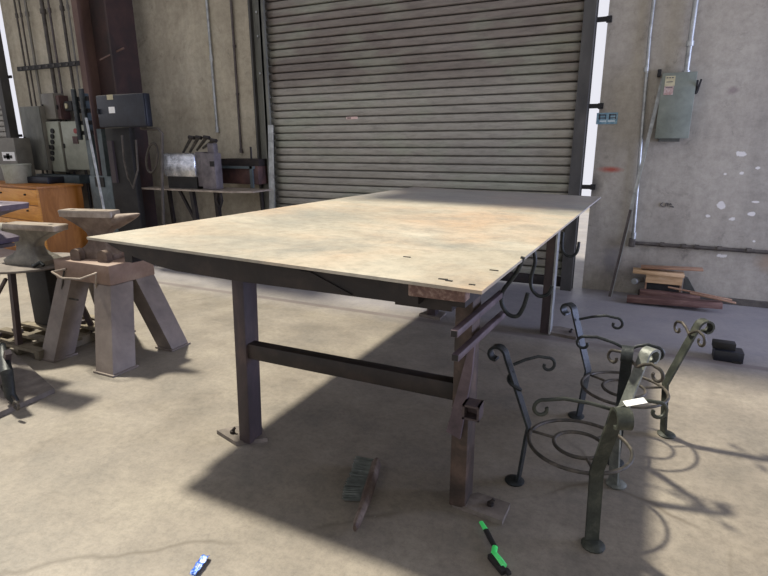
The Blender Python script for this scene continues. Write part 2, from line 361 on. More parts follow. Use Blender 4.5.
for px, py in ((606, 19), (597, 106), (589, 187)):
    P = w(px, py, 5.46); bm = BM(); bb(bm, (-.51, 5.45, P.z-.02), (-.40, 5.47, P.z+.02)); bb(bm, (-.42, 5.46, P.z-.025), (-.375, 5.498, P.z+.025)); cyl(bm, (-.40, 5.445, P.z), (-.40, 5.47, P.z), .014, 8)
    obj('fixing_bracket', bm, 'black', d1)
P = w(352, 118, 5.397); bm = BM(); bb(bm, (P.x-.07, 5.393, P.z-.013), (P.x+.07, 5.397, P.z+.013)); o = obj('sticker', bm, 'pink', d1, label='small pale pink sticker on the slats')
bm = BM(); 
for i in range(4): bb(bm, (P.x-.055+i*.012, 5.391, P.z-.006), (P.x-.047+i*.012, 5.394, P.z+.007))
obj('print', bm, 'ink', o)

d2 = shutter('door_2', -12.5, -9.07, 5.40, 4.6)
bm = BM(); bb(bm, (-9.08, 5.33, 0), (-8.975, 5.46, 4.6)); obj('guide_rail', bm, 'guide_dark', d2, smooth=False)
for zb in (1.55, 2.42):
    bm = BM(); bb(bm, (-9.06, 5.45, zb-.02), (-8.9, 5.47, zb+.02)); obj('fixing_bracket', bm, 'black', d2)

# left jamb of the big door: concrete filled channel, groove, leaning strips
j = thing('door_jamb_channel', 'weathered grey steel channel upright between concrete wall and left edge of roller shutter', 'channel', (-4.22, 5.42, 0))
bm = BM(); bb(bm, (-4.20, 5.40, 0), (-4.075, 5.498, 4.6)); obj('web', bm, 'guide', j, smooth=False)
bm = BM(); bb(bm, (-4.225, 5.35, 0), (-4.20, 5.498, 4.6)); obj('flange', bm, 'guide_dark', j, smooth=False)
for z_ in (2.2, 2.6, 2.85, 3.0, 3.3):
    bm = BM(); cyl(bm, (-4.14, 5.385, z_), (-4.14, 5.402, z_), .012, 8); obj('bolt', bm, 'galv', j)
bm = BM(); xs_ = w(271, 175, 5.28).x; beam(bm, (xs_, 5.22, 0), (xs_+.005, 5.32, 1.62), .075, .006, up=(0, 1, 0)); tag(obj('steel_strip', bm, 'galv', loc=(xs_, 5.22, 0)), 'pale bluish metal strip standing beside the left edge of the big shutter', 'steel strip')

# ---------------------------------------------------------- conduits and panel on the wall
def pipe(name, pts, r, m, label, cat, couplings=(), cname='coupling', group='conduits on the back wall'):
    t = thing(name, label, cat, (pts[-1][0], pts[-1][1], pts[-1][2]), group=group)
    bm = BM(); tube(bm, pts, r, 10); obj('tube', bm, m, t)
    for p, q in couplings:
        bm = BM(); cyl(bm, p, q, r*1.45, 12); obj(cname, bm, m, t)
    return t
a = w(202, 0, 5.47); b_ = w(214, 134, 5.47)
pipe('conduit', [(-4.93, 5.475, 5.9), (-4.93, 5.475, 1.55)], .016, 'galv', 'thin galvanised conduit down the concrete wall above the machine with levers', 'conduit',
     [((-4.93, 5.475, 2.40), (-4.93, 5.475, 2.46)), ((-4.93, 5.475, 1.95), (-4.93, 5.475, 1.98)), ((-4.93, 5.475, 1.55), (-4.93, 5.475, 1.62))])
pipe('conduit', [(-4.55, 5.475, 5.9), (-4.57, 5.475, 1.32)], .015, 'dark_pipe', 'dark brown conduit dropping to the red-brown box left of the shutter', 'conduit',
     [((-4.56, 5.475, 2.52), (-4.56, 5.475, 2.55)), ((-4.565, 5.475, 1.98), (-4.565, 5.475, 2.01)), ((-4.57, 5.475, 1.30), (-4.57, 5.475, 1.35))])
x_ = w(691, 35, 5.47).x
pipe('conduit', [(x_+.01, 5.455, 5.9), (x_, 5.455, 1.97)], .021, 'galv', 'galvanised conduit entering the top of the grey-green breaker box', 'conduit',
     [((x_, 5.455, 1.95), (x_, 5.455, 1.99)), ((x_, 5.455, 2.18), (x_, 5.455, 2.22))])
jb = w(631, 243, 5.46)
pipe('conduit', [(-.045, 5.475, 5.9), (-.06, 5.475, 2.3), (jb.x+.015, 5.475, jb.z+.02)], .014, 'galv', 'long thin galvanised conduit on the wall left of the breaker box', 'conduit',
     [((-.055, 5.475, 2.0), (-.055, 5.475, 2.04)), ((jb.x+.015, 5.475, jb.z+.03), (jb.x+.015, 5.475, jb.z+.1))])
t = thing('conduit', 'dark dusty conduit running level across the wall above the scrap wood', 'conduit', jb)
zc = jb.z
bm = BM(); tube(bm, [(jb.x+.03, 5.478, zc), (5.5, 5.478, zc-.02)], .017, 10); obj('tube', bm, 'dim_pipe', t)
bm = BM(); bb(bm, (jb.x-.02, 5.44, zc-.035), (jb.x+.035, 5.499, zc+.04), bev=.005); obj('junction_box', bm, 'dim_pipe', t)
for px in (662, 684, 697, 720, 750):
    X_ = w(px, 245, 5.47).x; bm = BM(); cyl(bm, (X_-.018, 5.478, zc), (X_+.018, 5.478, zc), .023, 10); obj('coupling', bm, 'dim_pipe', t)

a = w(656, 138, 5.36); b_ = w(697, 73, 5.36); zt = w(680, 73, 5.36).z; zb = w(672, 138, 5.36).z; x0 = (w(656, 138, 5.36).x+w(663, 72, 5.36).x)/2; x1 = (w(688, 138, 5.36).x+w(697, 73, 5.36).x)/2
t = thing('breaker_box', 'grey-green electrical breaker box with paper labels mounted on the concrete wall', 'electrical box', ((x0+x1)/2, 5.43, zb))
bm = BM(); bb(bm, (x0, 5.375, zb), (x1, 5.498, zt), bev=.006); obj('enclosure', bm, 'panel', t)
bm = BM(); bb(bm, (x0-.006, 5.358, zb-.004), (x1+.004, 5.375, zt+.006), bev=.004); dd = obj('door', bm, 'panel', t)
bm = BM(); bb(bm, (x0+.02, 5.354, zt-.10), (x0+.095, 5.3575, zt-.02)); obj('label_sheet', bm, 'label', dd, label='pale yellow paper label')
bm = BM(); bb(bm, (x0+.02, 5.354, zt-.17), (x0+.09, 5.3575, zt-.102)); obj('label_sheet', bm, 'label_red', dd, label='faded red and white label')
for i in range(3): bm = BM(); bb(bm, (x0+.028+i*.02, 5.3525, zt-.038), (x0+.042+i*.02, 5.3542, zt-.030)); obj('printed_mark', bm, 'ink', dd)
for i in range(2): bm = BM(); bb(bm, (x0+.03, 5.3525, zt-.07-i*.045), (x0+.08, 5.3542, zt-.064-i*.045)); obj('printed_line', bm, 'ink', dd)
bm = BM(); bb(bm, (x1+.002, 5.37, zt-.17), (x1+.022, 5.40, zt-.06), bev=.004); beam(bm, (x1+.02, 5.385, zt-.16), (x1+.035, 5.33, zt-.06), .012, .012); obj('switch_lever', bm, 'black', t)
bm = BM(); bb(bm, (x0+.03, 5.38, zb-.03), (x1-.06, 5.497, zb-.001)); obj('bottom_hub', bm, 'panel_dark', t)

P0 = w(611, 289, 5.36); 
t = thing('leaning_bar', 'long pale angle bar leaning on the wall from floor up to the breaker box', 'bar', (P0.x, 5.36, 0))
bm = BM(); p = Vector((P0.x, 5.30, 0)); q_ = w(663, 78, 5.47); q_.y = 5.475
d = q_-p
beam(bm, p, q_, .03, .004, up=(0, 1, 0)); beam(bm, p+Vector((.013, -.014, 0)), q_+Vector((.013, -.014, 0)), .004, .03, up=(0, 1, 0)); obj('angle', bm, 'galv', t, smooth=False)
bm = BM(); beam(bm, p+Vector((-.004, -.018, .0)), p+d*.42+Vector((-.004, -.018, 0)), .022, .01, up=(0, 1, 0)); obj('lower_rod', bm, 'dark_pipe', t, label='dark brown lower length')
bm = BM(); P = w(660, 73, 5.45); bb(bm, (P.x-.02, 5.44, P.z-.03), (P.x+.01, 5.499, P.z+.03), bev=.005); tag(obj('wall_clip', bm, 'black', loc=P), 'small black clip on the wall at the breaker box upper left corner', 'clip')

# blue sign & lettering on the wall
a = w(597, 113); b_ = w(617, 124)
t = thing('wall_sign', 'small faded blue stencilled sign on the concrete wall beside the shutter', 'sign', ((a.x+b_.x)/2, 5.498, (a.z+b_.z)/2))
bm = BM(); bb(bm, (a.x, 5.495, b_.z), (b_.x, 5.4995, a.z)); obj('plate', bm, 'sign_blue', t)
bm = BM(); xw = b_.x-a.x; zh = a.z-b_.z
for i in range(2):
    X_ = a.x+.02+i*xw*.48
    bb(bm, (X_, 5.493, b_.z+zh*.42), (X_+.012, 5.4948, a.z-.012)); bb(bm, (X_, 5.493, a.z-.024), (X_+xw*.34, 5.4948, a.z-.014)); bb(bm, (X_+xw*.3, 5.493, b_.z+zh*.42), (X_+xw*.34, 5.4948, a.z-.014)); bb(bm, (X_, 5.493, b_.z+zh*.5), (X_+xw*.34, 5.4948, b_.z+zh*.58))
obj('dark_print', bm, 'ink', t)
bm = BM(); bb(bm, (a.x+.03, 5.493, b_.z+zh*.22), (a.x+xw*.48, 5.4948, b_.z+zh*.32)); bb(bm, (a.x+xw*.55, 5.493, b_.z+zh*.22), (b_.x-.02, 5.4948, b_.z+zh*.32)); obj('pale_print', bm, 'pale_ink', t)
# hand-written mark (reads like KRL.)
P = w(667, 205); bm = BM(); z_ = P.z; k = .028; X_ = P.x-.055
def stroke(x0_, z0_, x1_, z1_): beam(bm, (X_+x0_, 5.497, z_+z0_), (X_+x1_, 5.497, z_+z1_), .0045, .007, up=(0, 1, 0))
stroke(0, 0, .012, .016); stroke(.012, .016, .022, .02); stroke(0, 0, .02, -.016); stroke(.02, -.016, .036, -.018)
stroke(.04, -.014, .045, .018); stroke(.045, .018, .062, .016); stroke(.062, .016, .064, -.012); stroke(.05, .002, .062, .002)
stroke(.074, .0, .082, .016); stroke(.082, .016, .092, 0); stroke(.076, -.008, .112, -.018); stroke(.1, -.006, .112, -.018)
tag(obj('wall_marking', bm, 'ink', loc=P), 'tiny dark handwritten mark on the right wall above the level conduit', 'marking', kind=None)

# ================================================================== WELDING TABLE
B = g(482, 291, .98); tr = R(-1.46); TS = Vector((math.cos(tr), math.sin(tr), 0)); TL = Vector((-TS.y, TS.x, 0))
TW, TLN = 1.79, 3.60
T = thing('welding_table', 'large worn steel plate table on square tube legs in the middle of the shop', 'table', (B-TS*TW/2+TL*TLN/2).to_2d().to_3d(), tr)
def tp(s, l, z):  # s from right edge to left, l away from the camera
    p = B-TS*s+TL*l; return Vector((p.x, p.y, z))
def ztop(s, l): return .98+.03*(s/TW)-.035*(l/TLN)
def plate_pt(s, l, dz=0): return tp(s, l, ztop(s, l)+dz)
bm = BM(); ns, nl = 18, 36
top = [[bm.verts.new(plate_pt(TW*i/ns, TLN*j_/nl)) for j_ in range(nl+1)] for i in range(ns+1)]
bot = [[bm.verts.new(plate_pt(TW*i/ns, TLN*j_/nl, -.011)) for j_ in range(nl+1)] for i in range(ns+1)]
for i in range(ns):
    for j_ in range(nl):
        bm.faces.new((top[i][j_], top[i+1][j_], top[i+1][j_+1], top[i][j_+1])); bm.faces.new((bot[i][j_], bot[i][j_+1], bot[i+1][j_+1], bot[i+1][j_]))
for i in range(ns): bm.faces.new((top[i][0], bot[i][0], bot[i+1][0], top[i+1][0])); bm.faces.new((top[i][nl], top[i+1][nl], bot[i+1][nl], bot[i][nl]))
for j_ in range(nl): bm.faces.new((top[0][j_], top[0][j_+1], bot[0][j_+1], bot[0][j_])); bm.faces.new((top[ns][j_], bot[ns][j_], bot[ns][j_+1], top[ns][j_+1]))
# slots / stud holes near the near right corner read as small dark welded studs
plate = obj('tabletop', bm, 'plate', T, smooth=False)
bm = BM()
for px, py, dx, dy in ((443, 280, .03, .010), (449, 281.5, .022, .010), (472, 285, .020, .007), (494, 270, .03, .008), (407, 258, .03, .006)):
    P = g(px, py, .98); s_ = (B-P).dot(TS); l_ = (P-B).dot(TL); zt_ = ztop(s_, l_); P = plate_pt(s_, l_)
    bm = BM(); box(bm, P+Vector((0, 0, .0008)), (dx, dy, .003)); obj('slot', bm, 'black', plate, label='small dark slot near the corner')
YF = B.y-.0
def fr(x, y, Y=1.60): return w(x, y, Y)
# front rail, left end cut on a slant
bm = BM(); Yr = 1.585
poly = [w(84, 238, Yr), w(120, 251, Yr), w(154, 265, Yr), w(176, 271, Yr), w(236, 281, Yr), w(350, 296, Yr), w(418, 305, Yr), w(418, 284, Yr)]
zt_ = lambda P: ztop(max(0, (B-P).dot(TS)), .1)-.012
poly2 = [Vector((p.x, Yr, p.z)) for p in poly[:-1]]; e = poly2[-1]; s0 = poly2[0]
poly2.append(Vector((e.x, Yr, zt_(e)))); poly2[0] = Vector((max(s0.x, -2.155), Yr, zt_(s0)))
prism(bm, poly2, (0, .05, 0)); obj('front_rail', bm, 'dark_steel', T, smooth=False)
bm = BM(); a = w(408, 285, 1.53); b_ = w(465, 300, 1.53); zz_ = w(436, 284+11.5+4, 1.53).z
bb(bm, (a.x, 1.53, zz_), (b_.x, 1.585, zt_(Vector((a.x, 1.55, 0)))), bev=.004); obj('end_block', bm, 'rust_piece', T, label='rusty red-brown block under the front edge')
bm = BM(); c1 = w(340, 290, 1.58); bb(bm, (w(395, 300, 1.64).x, 1.64, w(430, 309, 1.64).z), (w(452, 300, 1.64).x, 1.75, .90)); obj('gusset', bm, 'dark_steel', T, smooth=False); bm = BM(); prism(bm, [(w(300, 283, 1.578).x, 1.578, .955), (w(345, 295, 1.578).x, 1.578, w(345, 295, 1.578).z), (w(352, 295, 1.578).x, 1.578, w(352, 295, 1.578).z), (w(310, 283, 1.578).x, 1.578, .955)], (0, .008, 0)); obj('gusset', bm, 'dark_steel', T, smooth=False)
# under frame
zf = .955
bm = BM()
for s_ in (.12, .64, 1.18, 1.72):
    beam(bm, tp(s_, .14, zf-.05+.0), tp(s_, TLN-.25, zf-.075), .05, .06)
for l_ in (.9, 1.7, 2.5, 3.35): beam(bm, tp(.12, l_, zf-.055), tp(1.72, l_, zf-.035), .05, .05)
obj('under_frame', bm, 'dark_steel', T, smooth=False)
legs = {'nr': (-.55, -.484, 1.757, 1.868), 'nl': (-1.618, -1.552, 1.772, 1.868), 'fr': (-.565, -.49, 3.955, 4.06), 'fl': (-1.49, -1.415, 3.98, 4.07)}
for k, (xa, xb, ya, yb) in legs.items():
    bm = BM(); box(bm, ((xa+xb)/2, (ya+yb)/2, (.90+.01)/2), (xb-xa, yb-ya, .90-.01), bev=.006)
    if k == 'nl':
        for v_ in bm.verts: v_.co.x += .034*v_.co.z/.9
    lg = obj('leg', bm, 'rust_leg' if k == 'nr' else 'leg_steel', T)
def poly_plate(bm, pts, z0=0.0, z1=.012): prism(bm, [(p.x, p.y, z0) for p in pts], (0, 0, z1-z0))
def footplate(pts, bolts, m='foot_plate'):
    bm = BM(); poly_plate(bm, pts, .0005, .022); fp = obj('foot_plate', bm, m, T, smooth=False)
    for p in bolts:
        bm = BM(); cyl(bm, (p.x, p.y, .022), (p.x, p.y, .036), .013, 6); cyl(bm, (p.x, p.y, .036), (p.x+.012, p.y+.006, .05), .007, 8); obj('bolt', bm, 'dark_steel', fp)
nr = [g(452, 507), g(502, 526), g(510, 508), g(478, 497), g(462, 500)]; footplate(nr, [g(490, 510)])
nl_ = [g(217, 434), g(236, 446), g(268, 442), g(262, 430), g(236, 430)]; footplate(nl_, [g(233, 437)])
footplate([g(541, 333), g(576, 340), g(582, 334), g(560, 329), g(548, 329)], [g(570, 335)])
footplate([g(419, 316), g(440, 321), g(446, 315), g(430, 312)], [])
# stretchers
bm = BM(); L0 = Vector((-1.552, 1.80, 0)); R0 = Vector((-.55, 1.80, 0)); za = vz(264, 341, L0); zb_ = vz(452, 377, R0); zm = (za+zb_)/2
bb(bm, (-1.555, 1.785, .452), (-.547, 1.84, .525), bev=.004); obj('stretcher', bm, 'dark_steel', T)
bm = BM(); bb(bm, (-1.42, 4.0, .10), (-.56, 4.04, .135)); 
bm.free()
bm = BM(); bb(bm, (-.41-.09, 3.94, .012), (-.488, 4.06, .90)); lf = obj('lit_leg_channel', bm, 'galv', T, smooth=False); lf['label'] = 'pale grey channel along the far right leg, its lit face put into the colour'  # lit right side of the leg, put into a pale channel
# storage rails on the near right leg
bm = BM()
def rail(px0, py0, px1, py1, Y0, Y1):
    a = wx(px0, py0, -.462); b__ = wx(px1, py1, -.452); bm = BM(); beam(bm, a, b__, .023, .023, bev=.002)
    r = obj('rack_rail', bm, 'mauve_steel', T); d = (b__-a).normalized(); bm = BM(); beam(bm, a-d*.0012, a+d*.001, .019, .019); obj('tube_mouth', bm, 'black', r)
    return r
rail(454, 334, 502, 293, 1.69, 2.02); rail(455, 358, 503, 314, 1.69, 2.02)
bm = BM(); pts = [w(443, 436, 1.70), w(457, 444, 1.70), w(469, 376, 1.70), w(472, 345, 1.70), w(466, 350, 1.70)]
prism(bm, [(p.x, 1.735, p.z) for p in pts], (0, .018, 0)); obj('leg_brace', bm, 'mauve_steel', T, label='mauve flat bar slanting down beside the near right leg', smooth=False)
bm = BM(); xa = -.488; c0 = w(474, 408, 1.735)
for s0_, s1_ in (((0, 0), (.062, .008)), ((0, .05), (.062, .058)), ((0, 0), (.008, .058)), ((.054, 0), (.062, .058))):
    bb(bm, (c0.x-.031+s0_[0], 1.69, c0.z-.029+s0_[1]), (c0.x-.031+s1_[0], 1.752, c0.z-.029+s1_[1]))
bb(bm, (c0.x-.025, 1.735, c0.z-.022), (c0.x+.025, 1.745, c0.z+.022))
obj('bracket_tube', bm, 'leg_steel', T, smooth=False)

# J hooks hung off the right edge
def hook(pts, Y, r, label, tilt=0.0):
    P = [w(x, y, Y) for x, y in pts]
    # catmull
    out = []
    for i in range(len(P)-1):
        p0, p1, p2, p3 = P[max(i-1, 0)], P[i], P[i+1], P[min(i+2, len(P)-1)]
        for k in range(5):
            t_ = k/5; out.append(.5*((2*p1)+(p2-p0)*t_+(2*p0-5*p1+4*p2-p3)*t_*t_+(3*p1-p0-3*p2+p3)*t_**3))
    out.append(P[-1]); z0_ = out[0].z
    bm = BM(); tube(bm, out, r, 10)
    return tag(obj('hook', bm, 'black_iron', loc=out[0]), label, 'hook', 'hooks along the right table edge')
hook([(523, 257), (518, 270), (511, 280), (503, 291), (501.5, 303), (508, 314), (517, 316), (523, 308), (528, 293)], 2.03, .0085, 'dark round-bar J hook hanging off the table edge, nearest the rack rails')
hook([(534, 251), (535, 262), (531, 278), (532, 289), (539, 296), (548, 294), (552, 286)], 2.42, .0085, 'dark J hook hanging off the table edge just before the far right leg')
hook([(563, 232), (562, 247), (565, 254), (571, 256.5), (577, 252), (579, 242)], 3.4, .009, 'dark hook hanging from the table edge past the far right leg')

# ================================================================== SCROLL STANDS (table bases)
def scroll_pts(c, u, v, r0, r1, a0, a1, n=18): return arc(c, u, v, lambda t_: r0+(r1-r0)*t_, a0, a1, n)
RR, ZR_, RF, RT, ZT = .191, .260, .232, .329, .606
def stand(loc, ph, label, spec):
    t = thing('scroll_leg_stand', label, 'stand', loc, ph, 'wrought iron stands beside the table')
    P0 = MW[t.name]
    for i in range(3):
        A = i*2*PI/3; u = Vector((math.cos(A), math.sin(A), 0)); v = Vector((-u.y, u.x, 0)); Z = Vector((0, 0, 1))
        mt, width, sides = spec[i]
        pts = [u*RF+Z*.008, u*(RF-.004)+Z*.03, u*(RR+.018)+Z*(ZR_-.03), u*(RR+.012)+Z*(ZR_+.02)]
        bend = .05; topc = u*(RT+.028)+Z*(ZT-.045); rc = .042
        # lean outwards then curl over and down
        e0 = topc-u*rc
        pts += [pts[-1].lerp(e0, t_) for t_ in (.35, .7, 1)]
        pts += scroll_pts(topc, -u, Z, rc, .02, 0, 1.55*PI, 20)[1:]
        bm = BM(); strip(bm, pts, v, width, .010); bmesh.ops.transform(bm, matrix=P0, verts=bm.verts)
        lg = obj('leg', bm, mt, t)
        bm = BM(); lathe(bm, [(.012, .0), (.040, .0), (.042, .006), (.03, .014), (.012, .016)], u*(RF+.014), 16); bmesh.ops.transform(bm, matrix=P0, verts=bm.verts); obj('foot_pad', bm, mt, lg)
        for sd, ln in sides:
            d = v*sd if i else (-u*.85+v*sd*.55).normalized(); hz = ZT-(.045 if i == 1 else .075); b0 = u*(RT-.045)+Z*hz
            if i == 0 and sd < 0: hz -= 0
            path = [b0, b0+d*ln*.3+Z*.022, b0+d*ln*.62+Z*.036, b0+d*ln*.85+Z*.030]
            cc = b0+d*ln*.88+Z*.006
            path += scroll_pts(cc-Z*.008, Z, d, .032, .014, .1, 1.6*PI, 16)
            bm = BM(); tube(bm, path, [.0065]*len(path), 8); bmesh.ops.transform(bm, matrix=P0, verts=bm.verts); obj('scroll', bm, spec[i][0] if i != 2 else 'rod_iron', t)
    for (cx, cy, r_) in ((0, 0, RR), (.0, .0, .095)):
        bm = BM(); ring = [Vector((cx+r_*math.cos(2*PI*k/48), cy+r_*math.sin(2*PI*k/48), ZR_)) for k in range(48)]
        tube(bm, ring, .0075, 8, closed=True); bmesh.ops.transform(bm, matrix=P0, verts=bm.verts); obj('ring', bm, 'rod_iron', t)
    for i in range(3):
        A = i*2*PI/3; u = Vector((math.cos(A), math.sin(A), 0)); bm = BM(); tube(bm, [u*.095+Vector((0, 0, ZR_)), u*(RR+.012)+Vector((0, 0, ZR_))], .006, 8); bmesh.ops.transform(bm, matrix=P0, verts=bm.verts); obj('spoke', bm, 'rod_iron', t)
    return t
SN = stand((-.104, 2.002, 0), R(172.1), 'nearer black iron stand, front leg foremost, white tag beside its curled top',
      [('black_iron', .042, [(-1, .16)]), ('green_iron', .048, [(-1, .26), (1, .16)]), ('grey_iron', .045, [(-1, .10), (1, .13)])])
SF = stand((.038, 2.614, 0), R(148.6), 'farther black iron stand with curled legs, standing behind the nearer one',
      [('black_iron', .042, [(-1, .20)]), ('black_iron', .045, [(-1, .20), (1, .12)]), ('green_iron', .045, [(1, .10), (-1, .10)])])
# twirled leaf on the nearer stand's left leg
A = R(172.1); u = Vector((math.cos(A), math.sin(A), 0)); cbase = Vector((-.104, 2.002, 0))
bm = BM(); p0 = cbase+u*(RR+.11)+Vector((0, 0, .50)); pts = []
for k in range(22):
    t_ = k/21; pts.append(p0.lerp(cbase+u*(RR+.06)+Vector((0, 0, .40)), t_)+Vector((math.cos(t_*9), math.sin(t_*9), 0))*.016)
tube(bm, pts, [.003+.006*math.sin(PI*k/21) for k in range(22)], 8); obj('leaf_twist', bm, 'black_iron', SN)
# white tag
P = g(635, 402, .612); bm = BM(); rz = Matrix.Rotation(R(20), 3, 'Z')@Matrix.Rotation(R(-14), 3, 'Y'); box(bm, P, (.064, .036, .0012), rz)
tag(obj('paper_tag', bm, 'white', loc=P), 'small white paper tag lying on the scroll of the nearer iron stand', 'tag')

# ================================================================== FLOOR ITEMS
# wire brush
a = g(378, 464, .02); b_ = g(356, 533, .015); d = (b_-a); dn = d.normalized(); sd = Vector((-dn.y, dn.x, 0))
if sd.x > 0: sd = -sd
t = thing('wire_brush', 'wooden-handled brush with grey wire bristles lying on its side on the floor', 'brush', ((a+b_)/2).to_2d().to_3d())
bm = BM(); rings = []; Lh = d.length
for k in range(15):
    q0 = k/14; c_ = a+d*q0; c_.z = .034
    wd = .040 if q0 < .55 else .040-.014*math.sin((q0-.55)/.45*PI*.5)
    wd = wd*(.5 if k in (0, 14) else 1); hh = .034*(.6 if k in (0, 14) else 1)*(1 if q0 < .6 else .72)
    off = sd*(-.004+.005*math.sin(q0*PI))*-1
    rings.append([c_+off+sd*(wd*.55*math.cos(2*PI*j_/10))+Vector((0, 0, hh*.95*math.sin(2*PI*j_/10))) for j_ in range(10)])
loft(bm, rings); obj('handle', bm, 'brush_wood', t)
bm = BM(); rnd = random.Random(3)
for i in range(26):
    for j_ in range(6):
        for k in range(2):
            q0 = .02+.54*(i+rnd.random()*.7)/26; c_ = a+d*q0+sd*.010; z0_ = .006+.042*j_/5; ln = .080+.014*rnd.random()
            fl = dn*((rnd.random()-.5)*.012+(q0-.28)*.04)+Vector((0, 0, (rnd.random()-.5)*.010))
            p = Vector((c_.x, c_.y, z0_)); q2 = p+sd*ln+fl; q2.z = max(.003, q2.z)
            tube(bm, [p, q2], .0019, 3, cap=False)
o = obj('bristles', bm, 'bristle', t, smooth=False); o['kind'] = 'stuff'

# green scratch brush
pp = [(481, 522), (486, 530), (491, 540), (495, 547), (494, 553), (499, 559), (504, 566)]
P = [g(x, y, .016) for x, y in pp]
t = thing('scratch_brush', 'small neon green and black hand brush on the floor by the near foot plate', 'brush', P[3].to_2d().to_3d())
def seg(bm, pts, r0, r1, fl=.6):
    rings = []
    for i, p in enumerate(pts):
        dd_ = (pts[min(i+1, len(pts)-1)]-pts[max(i-1, 0)]).normalized(); s_ = Vector((-dd_.y, dd_.x, 0)); r_ = r0+(r1-r0)*i/max(1, len(pts)-1)
        rings.append([p+s_*r_*math.cos(2*PI*k/12)+Vector((0, 0, r_*fl*math.sin(2*PI*k/12))) for k in range(12)])
    loft(bm, rings)
bm = BM(); seg(bm, P[:2], .0085, .010); obj('handle_end', bm, 'green', t)
bm = BM(); seg(bm, P[1:4], .011, .010); obj('grip', bm, 'black', t)
bm = BM(); seg(bm, P[3:7], .0105, .012, .8); obj('neck', bm, 'green', t)
bm = BM(); P5, P6 = P[4], P[6]; dd_ = (P6-P5).normalized(); s_ = Vector((-dd_.y, dd_.x, 0)); s_ = -s_ if s_.x > 0 else s_
beam(bm, P5+s_*.016+Vector((0, 0, -.006)), P6+dd_*.02+s_*.012+Vector((0, 0, -.006)), .02, .018); box(bm, P6+dd_*.022-Vector((0, 0, .004)), (.024, .018, .014), Matrix.Rotation(math.atan2(dd_.y, dd_.x), 3, 'Z'), .004); obj('bristles', bm, 'black', t, smooth=False)['kind'] = 'stuff'

# blue wrapper scrap
a = g(207, 557, .004); b_ = g(193, 577, .004); d = b_-a; s_ = Vector((-d.y, d.x, 0)).normalized()
bm = BM(); cols = []
for k in range(9):
    q0 = k/8; hw = .014*(1-.35*abs(q0-.4)); zz_ = .004+.006*math.sin(q0*9)**2
    cols.append([bm.verts.new(a+d*q0+s_*hw*e_+Vector((0, 0, zz_+.006*(abs(e_))))) for e_ in (-1, -.3, .4, 1)])
for k in range(8):
    for j_ in range(3): bm.faces.new((cols[k][j_], cols[k+1][j_], cols[k+1][j_+1], cols[k][j_+1]))
o = tag(obj('wrapper_scrap', bm, 'blue', loc=(a+b_)/2-Vector((0, 0, .004))), 'crumpled blue and white wrapper scrap on the sunlit floor in the foreground', 'wrapper')
o.modifiers.new('s', 'SOLIDIFY').thickness = .001

# dark steel blocks near the right wall
a = g(713, 359); b_ = g(741, 360)
t = thing('steel_block', 'dark stepped steel block lying on the floor at the right', 'block', ((a+b_)/2))
bm = BM(); bb(bm, (a.x, a.y-.02, 0), (b_.x+.0, a.y+.10, .07), bev=.002); obj('lower_block', bm, 'navy', t)
bm = BM(); bb(bm, (a.x-.01, a.y+.02, .07), (a.x+.12, a.y+.09, .115), bev=.002); obj('upper_block', bm, 'black', t)
bm = BM(); P = g(736, 363); box(bm, (P.x, P.y, .008), (.05, .03, .016)); tag(obj('steel_chip', bm, 'black', loc=(P.x, P.y, 0)), 'tiny dark steel offcut just in front of the stepped block', 'offcut')

# scrap pile by the wall
def plank(name, px0, py0, px1, py1, Y, th, dp, m, label, tilt=0.0, group=None):
    a = w(px0, py0, Y); b__ = w(px1, py1, Y); bm = BM(); c_ = (a+b__)/2; L_ = (b__-a)
    beam(bm, a, b__, dp, th, up=(0, 0, 1), bev=.003)
    return tag(obj(name, bm, m, loc=(c_.x, Y, min(a.z, b__.z))), label, 'timber', group)
plank('timber', 627, 298.5, 722, 305, 5.14, .05, .10, 'redwood', 'long red-stained timber on the floor in front of the scrap pile')
a = w(640, 290, 5.245); b__ = w(700, 295, 5.245); bm = BM(); bb(bm, (a.x, 5.20, .001), (b__.x, 5.29, (a.z+b__.z)/2), bev=.003); tag(obj('timber', bm, 'redwood', loc=(a.x, 5.245, 0)), 'shorter red timber lying directly behind the long red one', 'timber')
P = w(664, 289, 5.38)
t = thing('wooden_box', 'small pale wooden box under the planks against the right wall', 'box', (P.x, 5.38, .07))
x0 = w(645, 285, 5.32).x; x1 = w(682, 285, 5.32).x; z1 = w(664, 275, 5.32).z; z0_ = w(664, 284, 5.32).z
bm = BM(); bb(bm, (x0, 5.32, z0_), (x1, 5.335, z1)); obj('front_board', bm, 'plank', t, smooth=False)
bm = BM(); bb(bm, (x0+.0, 5.336, .001), (x0+.014, 5.46, z1-.004)); bb(bm, (x1-.014, 5.336, .001), (x1, 5.46, z1-.004)); bb(bm, (x0+.015, 5.40, .001), (x1-.015, 5.42, z1-.006)); obj('side_board', bm, 'dark_plank', t, smooth=False)
bm = BM(); bb(bm, (x0+.015, 5.34, .001), (x1-.015, 5.39, z0_-.01)); obj('shadowed_base', bm, 'black', t, smooth=False)  # black block painted in for the shade under the front board
for o in [x for x in t.children if x.name.startswith('shadowed_base')]: o.name = 'shade_block'
plank('timber', 633, 270.3, 684, 274.8, 5.36, .028, .14, 'plank', 'pale pine plank, lower of the two lying on the wooden box')
plank('timber', 641, 266.5, 703, 269.5, 5.38, .018, .10, 'dark_plank', 'thin brown plank, topmost on the wooden box')
bm = BM(); a = w(634, 281, 5.34); cyl(bm, (a.x, 5.33, a.z), (a.x+.06, 5.44, a.z-.005), .028, 14); tag(obj('tin_can', bm, 'galv', loc=(a.x, 5.33, a.z-.028)), 'small dull tin lying at the left end of the wooden box', 'can')
